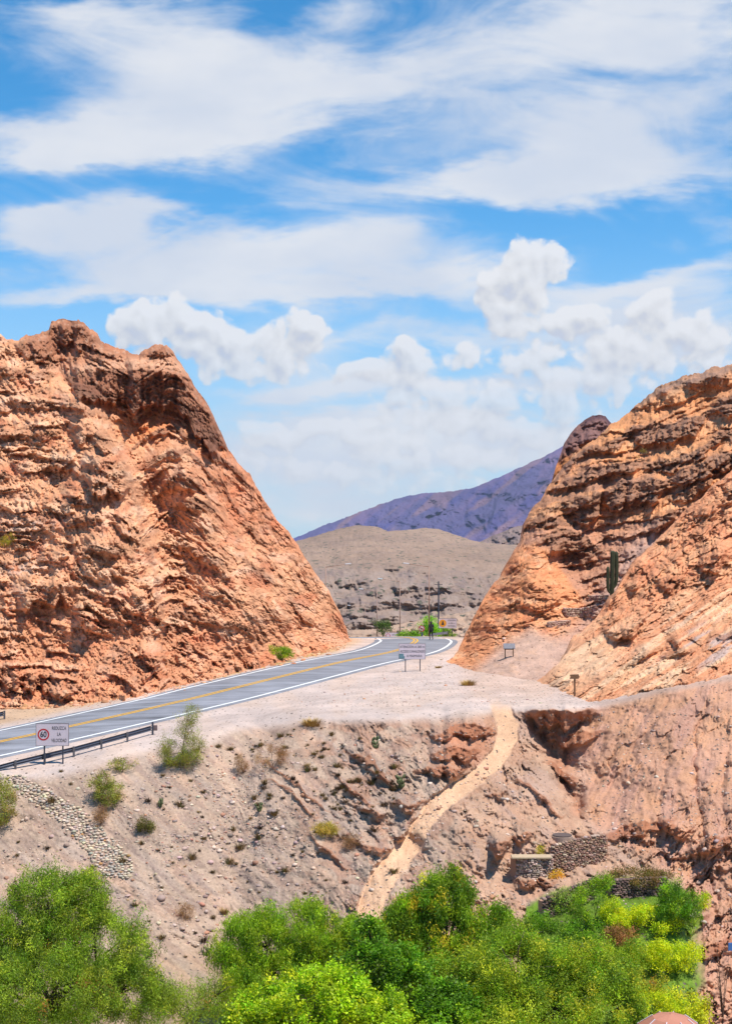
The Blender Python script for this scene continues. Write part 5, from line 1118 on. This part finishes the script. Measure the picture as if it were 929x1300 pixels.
KP = [(250, 954), (277, 948), (318, 938), (331, 940), (356, 936), (366, 934), (388, 948), (399, 958), (405, 962), (412, 951), (428, 974), (434, 976), (453, 970), (461, 968), (420, 1005), (424, 1010), (441, 1003), (456, 1000), (458, 1020), (432, 1028), (429, 1022), (342, 1015), (301, 1062), (305, 1078), (355, 1060), (372, 1086), (384, 1082), (300, 1098), (240, 1012), (262, 1014), (252, 1032), (188, 1018), (215, 1000), (207, 985), (78, 980),
      (45, 1005), (66, 1018), (145, 1078), (180, 1072), (202, 1080), (218, 1076), (244, 1090), (270, 1108), (282, 1078), (278, 1062), (295, 1050), (330, 1052), (315, 1120), (248, 1185), (190, 1170), (172, 1150), (205, 1192), (236, 1215), (258, 1195), (285, 1160), (352, 1108), (414, 1118), (438, 1120), (500, 1108), (590, 1030), (664, 1005), (24, 1070), (60, 1078), (10, 1088), (84, 1060), (130, 1120)]
pos = list(KP)
while len(pos) < 235:
    if rg.random() < .6: c = rg.choice(hot); q = (rg.gauss(c[0], 26), rg.gauss(c[1], 16))
    else: q = (rg.uniform(5, 520), rg.uniform(960, 1180))
    e = float(np.interp(q[0], [0, 80, 200, 250, 320, 400, 600], [992, 985, 952, 952, 928, 916, 912]))
    if q[1] < e+4 or q[1] > 1190 or q[0] > 470+(1100-q[1])*.4 or abs(q[0]-90-(q[1]-1045)*.9) < 22: continue
    pos.append(q)
for i, q in enumerate(pos):
    g_ = ground(*q); s_ = .28+.95*rg.random()**2.2; o = link('grass_tuft', tm[rg.randrange(4 if i % 6 else 5)], None, g_, rg.uniform(0, 6.28)); o.scale = (s_, s_, s_*rg.uniform(.8, 1.3))
    tag(o, 'small dry tuft on the gravel slope below the road', 'grass tuft', 'small dry tufts scattered over the slope')
padm = flat_mat('cactus_green', srgb(104, 112, 66, .7), .7, 0, .25, 10)
def opuntia(px, py, s_, label, seed):
    rg = random.Random(seed); g_ = ground(px, py); m = MB()
    def pad(c, w_, h_, yaw, tilt):
        Mx = Matrix.Translation(c) @ Matrix.Rotation(yaw, 4, 'Z') @ Matrix.Rotation(tilt, 4, 'Y') @ Matrix.Translation((0, 0, h_*.5)) @ Matrix.Diagonal((w_, w_*.25, h_*.5, 1))
        bmesh.ops.create_icosphere(m.bm, subdivisions=1, radius=1, matrix=Mx); return Mx @ Vector((0, 0, h_*.5))/1 if False else Vector(c)+Matrix.Rotation(yaw, 3, 'Z') @ Matrix.Rotation(tilt, 3, 'Y') @ Vector((0, 0, h_*.92))
    for k in range(11):
        a = rg.uniform(0, 6.28); c = (math.cos(a)*rg.uniform(0, .16)*s_, math.sin(a)*rg.uniform(0, .14)*s_, -.02)
        for lv in range(rg.choice((2, 3))):
            c = pad(c, .085*s_, .26*s_, rg.uniform(0, 3.14), rg.uniform(-1.0, 1.0))
    o = m.build('prickly_pear', padm, None, g_, 0, True); tag(o, label, 'cactus')
opuntia(508, 1000, 1.15, 'dark prickly pear clump on the slope edge just left of the path', 1); opuntia(476, 950, 1.0, 'prickly pear clump high on the slope under the gravel terrace', 2)
opuntia(203, 1024, .8, 'small prickly pear clump below the tall roadside bush', 3); opuntia(330, 1030, .8, 'prickly pear clump in the middle of the slope', 4); opuntia(188, 1215, .9, 'prickly pear clump beside the crown of the olive tree', 5); opuntia(262, 1212, .8, 'prickly pear clump left of the bright green weeping tree', 6)
# columnar cactus
def cardon():
    b = Bs(776, 757); Y = float(b[1])-.3; b = w3(776, 757, Y); s_ = Y/F
    r = empty('columnar_cactus', b, 0, 'tall columnar cactus with two upright arms in the ravine of the right hill', 'cactus')
    cm = flat_mat('cactus_skin', srgb(74, 80, 46, .6), .75, 0, .3, 4)
    def col(path, rad, name):
        n = 22; bm = bmesh.new(); rings = []
        for i, (x, y, z) in enumerate(path):
            f = i/(len(path)-1); rr = rad*(.8+.25*math.sin(min(1, f*1.3)*math.pi*.6))*(1 if f < .9 else math.sqrt(max(.05, 1-((f-.9)/.1)**2)))
            rings.append([bm.verts.new((x+rr*(1+(.13 if k % 2 else -.05))*math.cos(2*math.pi*k/n), y+rr*(1+(.13 if k % 2 else -.05))*math.sin(2*math.pi*k/n), z)) for k in range(n)])
        for a, c in zip(rings[:-1], rings[1:]):
            for k in range(n): bm.faces.new((a[k], a[(k+1) % n], c[(k+1) % n], c[k]))
        bm.faces.new(rings[-1]); me = bpy.data.meshes.new(name); bm.to_mesh(me); bm.free(); me.materials.append(cm); link(name, me, r)
    P = lambda x, y, dy=0: ((x-776)*s_, dy, (757-y)*s_)
    def curve(pts, n=26):
        q = catmull([(*p,) for p in pts], 8); return [tuple(v) for v in q]
    col(curve([P(776, 762), P(776.5, 740), P(777, 720), P(777.5, 708), P(777.5, 699)]), 3.2*s_, 'stem')
    col(curve([P(777, 748, .05), P(781.5, 743, .1), P(783.5, 735, .1), P(784, 715, .1), P(783.5, 700, .1)]), 2.4*s_, 'arm')
    col(curve([P(775, 754, -.05), P(771, 750, -.1), P(769.8, 742, -.1), P(769.8, 730, -.1), P(770, 719, -.1)]), 2.2*s_, 'arm')
cardon()
[o for o in COL.objects if o.name == 'columnar_cactus'][0].scale = (.82, .82, 1)

# ------------------------------------------------------------------ stones and dry stone walls
def rock_verts(rg, size, seg=1):
    bm = bmesh.new(); bmesh.ops.create_icosphere(bm, subdivisions=seg, radius=1)
    V = np.array([v.co for v in bm.verts]); T = np.array([[v.index for v in f.verts] for f in bm.faces]); bm.free()
    return V, T
_b = bmesh.new(); bmesh.ops.create_cube(_b, size=1.7); bmesh.ops.bevel(_b, geom=_b.edges[:], offset=.28, segments=1, affect='EDGES'); bmesh.ops.triangulate(_b, faces=_b.faces)
BOX1 = (np.array([v.co for v in _b.verts]), np.array([[v.index for v in f.verts] for f in _b.faces])); _b.free()
ICO1 = rock_verts(None, 1, 1); ICO2 = rock_verts(None, 1, 2)
def stones(name, centers, sizes, cols, mat, parent=None, base=(0, 0, 0), seed=0, ico=ICO1, flat=.65, jit=.22, nrm=None):
    rg = np.random.default_rng(seed); V0, T0 = ico; n = len(centers); nv = len(V0)
    V = V0[None]*(1+rg.normal(0, jit, (n, nv, 1)))
    V = V*(np.array(sizes).reshape(n, 1, -1) if np.ndim(sizes) > 1 else np.array(sizes).reshape(n, 1, 1)*np.stack([rg.uniform(.8, 1.3, n), rg.uniform(.8, 1.2, n), flat*rg.uniform(.7, 1.2, n)], -1)[:, None])
    a = rg.uniform(0, 2*np.pi, n) if np.ndim(sizes) == 1 else rg.normal(0, .12, n); c, s_ = np.cos(a)[:, None], np.sin(a)[:, None]
    X = V[..., 0]*c-V[..., 1]*s_; Y = V[..., 0]*s_+V[..., 1]*c; V = np.stack([X, Y, V[..., 2]], -1)+np.asarray(centers)[:, None]-np.asarray(base)
    T = (T0[None]+(np.arange(n)*nv)[:, None, None]).reshape(-1, 3)
    return link(name, raw_mesh(name, V.reshape(-1, 3), T, mat, np.repeat(np.asarray(cols), nv, 0)), parent, base)
stm = earth_mat('stone', .8, 8, .22, .5, .02)
def scols(n, pal, seed): return palette(n, pal, seed, .14)
SP = [(222, 196, 176, 3), (200, 172, 156, 3), (176, 152, 142, 2), (190, 142, 116, 1.5)]
rg = np.random.default_rng(77); C_ = []; Sz = []
while len(C_) < 15000:
    u = rg.random()
    if u < .55: q = (rg.uniform(-40, 560), rg.uniform(930, 1200))
    elif u < .8: q = (rg.uniform(540, 929), rg.uniform(900, 1180))
    else: q = (rg.normal(180+(rg.random())*200, 30), rg.uniform(960, 1100))
    e = float(np.interp(q[0], [-40, 0, 80, 200, 250, 320, 400, 600, 760, 850, 929], [1000, 990, 983, 950, 950, 926, 914, 910, 905, 890, 870]))
    if q[1] < e+1 or q[1] > 1200: continue
    if fbm(np.array([q[0]/40.]), np.array([q[1]/25.]), 3)[0] < rg.uniform(-.6, .35): continue
    C_.append(ground(*q)); Sz.append(.022*rg.pareto(2.6)+.022)
Sz = np.minimum(Sz, .16)
gs = stones('gravel', C_, Sz, scols(len(C_), SP, 3), stm, None, (0, 0, 0), 8, jit=.18); tag(gs, kind='stuff')
C_ = []; Sz = []
while len(C_) < 3000:
    q = (rg.uniform(380, 760), rg.uniform(825, 905))
    if q[1] < np.interp(q[0], [380, 480, 560, 640], [885, 850, 835, 815])+4 and q[0] < 640 or q[1] > 893+4*(q[0] < 620): continue
    g_ = ground(*q); C_.append(g_); Sz.append(.02*rg.pareto(3)+.02)
gs = stones('gravel', C_, np.minimum(Sz, .12), scols(len(C_), SP, 4), stm, None, (0, 0, 0), 9, jit=.18); tag(gs, kind='stuff')
# rubble at the foot of the left cliff
C_ = []; Sz = []
for k in range(2600):
    x = rg.uniform(-20, 438); y = float(np.interp(x, [a for a, b in LBOT], [b for a, b in LBOT]))+abs(rg.normal(0, 3.2))-1.0; C_.append(ground(x, min(y, 900))); Sz.append(min(.03*rg.pareto(2.0)+.03, .30))
gs = stones('rubble', C_, Sz, scols(len(C_), [(220, 158, 116, 3), (196, 134, 96, 2), (232, 180, 140, 1)], 14), stm, None, (0, 0, 0), 19, jit=.2); tag(gs, kind='stuff')
# single rocks one can point at
RK = [(205, 1142, .32, 'pale rock on the lower slope above the dry twiggy bush'), (268, 1095, .2, 'pale stone in the middle of the slope'), (305, 1068, .22, 'rounded stone beside a small tuft in the middle of the slope'), (232, 1180, .22, 'grey stone low on the slope by the olive tree'), (385, 1010, .25, 'pinkish stone under the dark outcrop of the slope'),
      (345, 1032, .3, 'flat pale stone below the wide dry bush'), (276, 1210, .25, 'low grey stone near the bright green weeping tree'), (488, 862, .16, 'small dark stone on the gravel left of the information board'), (560, 838, .16, 'small stone at the foot of the orange cone'), (700, 1072, .25, 'pale boulder on top of the stone retaining wall'),
      (735, 1062, .28, 'pale boulder at the foot of the gully'), (640, 812, .2, 'small stone at the pass beside the orange cone')]
for i, (x, y, s_, lb) in enumerate(RK):
    g_ = ground(x, y) if y > 820 else Bs(x, y); o = stones('rock', [(0, 0, s_*.2)], [s_*.7], scols(1, SP, i)*1.1, stm, None, (0, 0, 0), 50+i, ICO2, .7, .08); o.location = [float(v) for v in g_]; tag(o, lb, 'rock')
# cobble chute
rg = np.random.default_rng(9); C_ = []; chute = [(18, 990), (50, 1010), (88, 1035), (118, 1065), (142, 1092), (150, 1102)]
ch = catmull([(a, b, 0) for a, b in chute], 30)
tries = 0; kept = []
while tries < 9000:
    tries += 1; t_ = rg.random(); p = ch[int(t_*(len(ch)-1))]; wd_ = 9+t_*9 if t_ > .12 else 8; q = (p[0]+rg.uniform(-1, 1)*wd_, p[1]+rg.uniform(-1, 1)*wd_*.75)
    if any((q[0]-k[0])**2+((q[1]-k[1])*1.5)**2 < 15 for k in kept): continue
    kept.append(q)
bc = ground(88, 1040)
C_ = [ground(*q)+np.array([0, 0, .02]) for q in kept]
o = stones('cobble_chute', C_, rg.uniform(.085, .14, len(C_)), scols(len(C_), [(226, 204, 180, 3), (206, 184, 160, 3), (188, 176, 160, 2), (200, 150, 100, .15)], 5), stm, None, bc, 12, ICO1, .6, .08)
tag(o, 'strip of pale cobbles laid down the slope below the guardrail', 'drain chute')
def dry_wall(name, ends, h_px, label, pal, size=.17, seed=0, on=ground, cap=None):
    """ends: foot line (px, py); height in pixels"""
    rg = np.random.default_rng(seed); F_ = [on(*e) for e in ends]; F_ = catmull(F_, 20); Lc = np.r_[0, np.cumsum(np.linalg.norm(np.diff(F_, axis=0), axis=1))]
    Ym = F_[:, 1].mean(); hh = h_px/F*Ym; b = F_[len(F_)//2].copy(); r = empty(name, b, 0, label, 'stone wall'); cs = []; ss = []
    z = -.1
    while z < hh:
        rh = size*rg.uniform(.42, .62); t = rg.uniform(0, size)
        while t < Lc[-1]:
            w_ = size*rg.uniform(.6, 1.35); p = np.array([np.interp(t+w_/2, Lc, F_[:, k]) for k in range(3)])
            cs.append((p[0], p[1]+z*.12+rg.normal(0, .02), p[2]+z+rh/2+rg.normal(0, .012))); ss.append((w_*.56, .2, rh*.62)); t += w_
        z += rh
    stones('stonework', cs, np.array(ss), scols(len(cs), pal, seed), stm, r, (0, 0, 0), seed, BOX1, 1, .07).location = (0, 0, 0)
    ch_ = r.children[0] if r.children else None
    for c in [o for o in COL.objects if o.parent == r and o.name.startswith('stonework')]:
        co = np.empty(len(c.data.vertices)*3, np.float32); c.data.vertices.foreach_get('co', co); co = co.reshape(-1, 3)-b; c.data.vertices.foreach_set('co', co.ravel().astype(np.float32)); c.data.update()
    m = MB()   # earth fill behind the face
    for i in range(0, len(F_)-6, 6):
        p = F_[i:i+7].mean(0)-b; d = F_[min(i+6, len(F_)-1)]-F_[i]; m.box((p[0], p[1]+.42, p[2]+hh/2-.25), (float(np.hypot(d[0], d[1]))*1.04, .55, hh-.1+.3), (0, 0, math.atan2(d[1], d[0])))
    m.build('fill', flat_mat('fill_earth', srgb(196, 150, 122, .7), .95, 0, .2, 3, .5), r)
    return r, b, hh
W1 = [(214, 186, 166, 3), (184, 156, 140, 3), (150, 128, 118, 2), (232, 212, 196, 1)]; W3 = [(132, 108, 98, 3), (104, 86, 82, 2), (160, 134, 122, 1)]
r, b, hh = dry_wall('retaining_wall', [(653, 1112), (675, 1115), (700, 1112)], 26, 'pale dry stone retaining wall with a flat top slab, beside the lower path', W1, seed=1)
MB().box((.0, .3, hh+.02), (2.0, .7, .09), bev=.02).build('top_slab', flat_mat('slab', srgb(214, 186, 150, .7), .9, 0, .12, 4, .3), r)
dry_wall('retaining_wall', [(699, 1108), (720, 1102), (745, 1096), (768, 1092)], 33, 'taller brown dry stone retaining wall below the gully, right of the slabbed one', [(176, 140, 118, 3), (150, 118, 102, 3), (206, 176, 154, 1.5)], seed=2)
dry_wall('garden_wall', [(776, 1140), (800, 1138), (845, 1136)], 21, 'dark purplish stone wall with a hedge on top, behind the garden', W3, seed=3)
dry_wall('garden_wall', [(688, 1166), (710, 1158), (735, 1148), (752, 1140)], 22, 'low purplish stone wall slanting at the left of the garden', W3, seed=4)
shrub('wall_hedge', 810, 1113, 42, 8, [(120, 96, 66, 3), (92, 88, 46, 3), (104, 112, 50, 1)], 'dark brownish hedge trimmed along the top of the purple garden wall', 117, 'hedge', base_py=1116, extra=[(785, 1112, 14, 6), (835, 1112, 14, 6)], ln=.06, wd=.04, dY=-1.6)
dry_wall('ravine_wall', [(714, 782), (735, 782), (756, 779)], 10, 'longest of the rubble walls in the ravine, above the lectern', [(200, 168, 150, 3), (160, 126, 110, 2)], .3, 5, Bs)
dry_wall('ravine_wall', [(746, 764), (770, 763)], 7, 'short rubble wall at the foot of the columnar cactus', [(200, 168, 150, 3), (160, 126, 110, 2)], .3, 6, Bs)
dry_wall('ravine_wall', [(694, 798), (722, 794)], 6, 'lowest crumbling rubble wall in the ravine', [(200, 168, 150, 3), (170, 136, 120, 2)], .3, 7, Bs)
# stone basin above the walls
g_ = ground(712, 1066); g_ = g_+np.array([0, -.2, 0]); r = empty('stone_basin', g_, 0, 'low round stone basin with a dark lid on the terrace above the taller retaining wall', 'basin')
MB().tube([(0, 0, -.2), (0, 0, .24)], .56, 28).build('basin', flat_mat('basin_stone', srgb(200, 172, 152, .7), .9, 0, .2, 6, .4), r); MB().tube([(0, 0, .242), (0, 0, .30)], .50, 28).build('lid', flat_mat('lid', srgb(110, 92, 84, .7), .8), r)
# parasol in the garden
p = w3(850, 1287, 54); zb = p[2]-2.5; r = empty('parasol', (p[0], 54, zb), 0, 'faded terracotta parasol with white edging at the bottom edge, right of centre', 'parasol')
cl = MB(); n = 8; Rr = 1.22; apex = cl.bm.verts.new((0, 0, 2.5)); mid = [cl.bm.verts.new((Rr*.55*math.cos(2*math.pi*k/n+.39), Rr*.55*math.sin(2*math.pi*k/n+.39), 2.36)) for k in range(n)]; rim = [cl.bm.verts.new((Rr*math.cos(2*math.pi*k/n+.39), Rr*math.sin(2*math.pi*k/n+.39), 1.98)) for k in range(n)]; lo = [cl.bm.verts.new((Rr*math.cos(2*math.pi*k/n+.39), Rr*math.sin(2*math.pi*k/n+.39), 1.80)) for k in range(n)]
for k in range(n):
    q = (k+1) % n; cl.bm.faces.new((apex, mid[k], mid[q])); cl.bm.faces.new((mid[k], rim[k], rim[q], mid[q])); cl.bm.faces.new((rim[k], lo[k], lo[q], rim[q]))
cl.build('canopy', flat_mat('canopy_cloth', srgb(206, 138, 112, .72), .85, 0, .08, 2), r)
for k in range(n):
    a = 2*math.pi*k/n+.39; MB().tube([(Rr*.55*math.cos(a), Rr*.55*math.sin(a), 2.38), (Rr*1.02*math.cos(a), Rr*1.02*math.sin(a), 1.98), (Rr*1.02*math.cos(a), Rr*1.02*math.sin(a), 1.80)], .022, 6).build('white_edging', signw, r)
MB().tube([(0, 0, 0), (0, 0, 2.5)], .03, 10).build('pole', woodm, r); MB().tube([(0, 0, 0), (0, 0, .1)], .3, 20).build('base', galv, r)
# wooden box and bare sapling near the right edge
p = ground(895, 1281); r = MB().box((0, 0, .1), (.34, .3, .26), bev=.01).box((0, -.16, .22), (.36, .02, .04)).build('wooden_box', woodd, None, p); tag(r, 'small brown wooden box on the reddish ground right of the garden', 'box')
p = ground(916, 1300); rg = random.Random(4); t = MB()
for k in range(7):
    x, y = rg.uniform(-.15, .15), rg.uniform(-.15, .15); H_ = rg.uniform(2.0, 3.9)
    t.tube([(0, 0, -.1), (x*.6, y, H_*.4), (x*1.4+rg.uniform(-.1, .1), y, H_*.75), (x*2, y, H_)], [.022, .016, .01, .004], 5)
    for j in range(5):
        z = H_*rg.uniform(.4, .9); t.tube([(x*z/H_*1.6, y, z), (x*z/H_*1.6+rg.uniform(-.3, .3), y+rg.uniform(-.2, .2), z+rg.uniform(.2, .5))], [.008, .003], 4)
tag(t.build('bare_sapling', bark, None, p), 'thin leafless sapling in front of the red slope at the right edge', 'sapling')
p = w3(927, 1202, 60.5); zb = height_at(p[0], 60.5); r = empty('blue_sign', (p[0]+.1, 60.5, zb), 0, 'small blue plate on a thin post cut off by the right edge', 'sign')
MB().box((0, 0, p[2]-zb), (.42, .03, .34), bev=.01).build('panel', flat_mat('blue_panel', srgb(80, 130, 200, .7), .5), r); MB().tube([(0, .04, 0), (0, .04, p[2]-zb)], .025, 8).build('post', darkm, r)
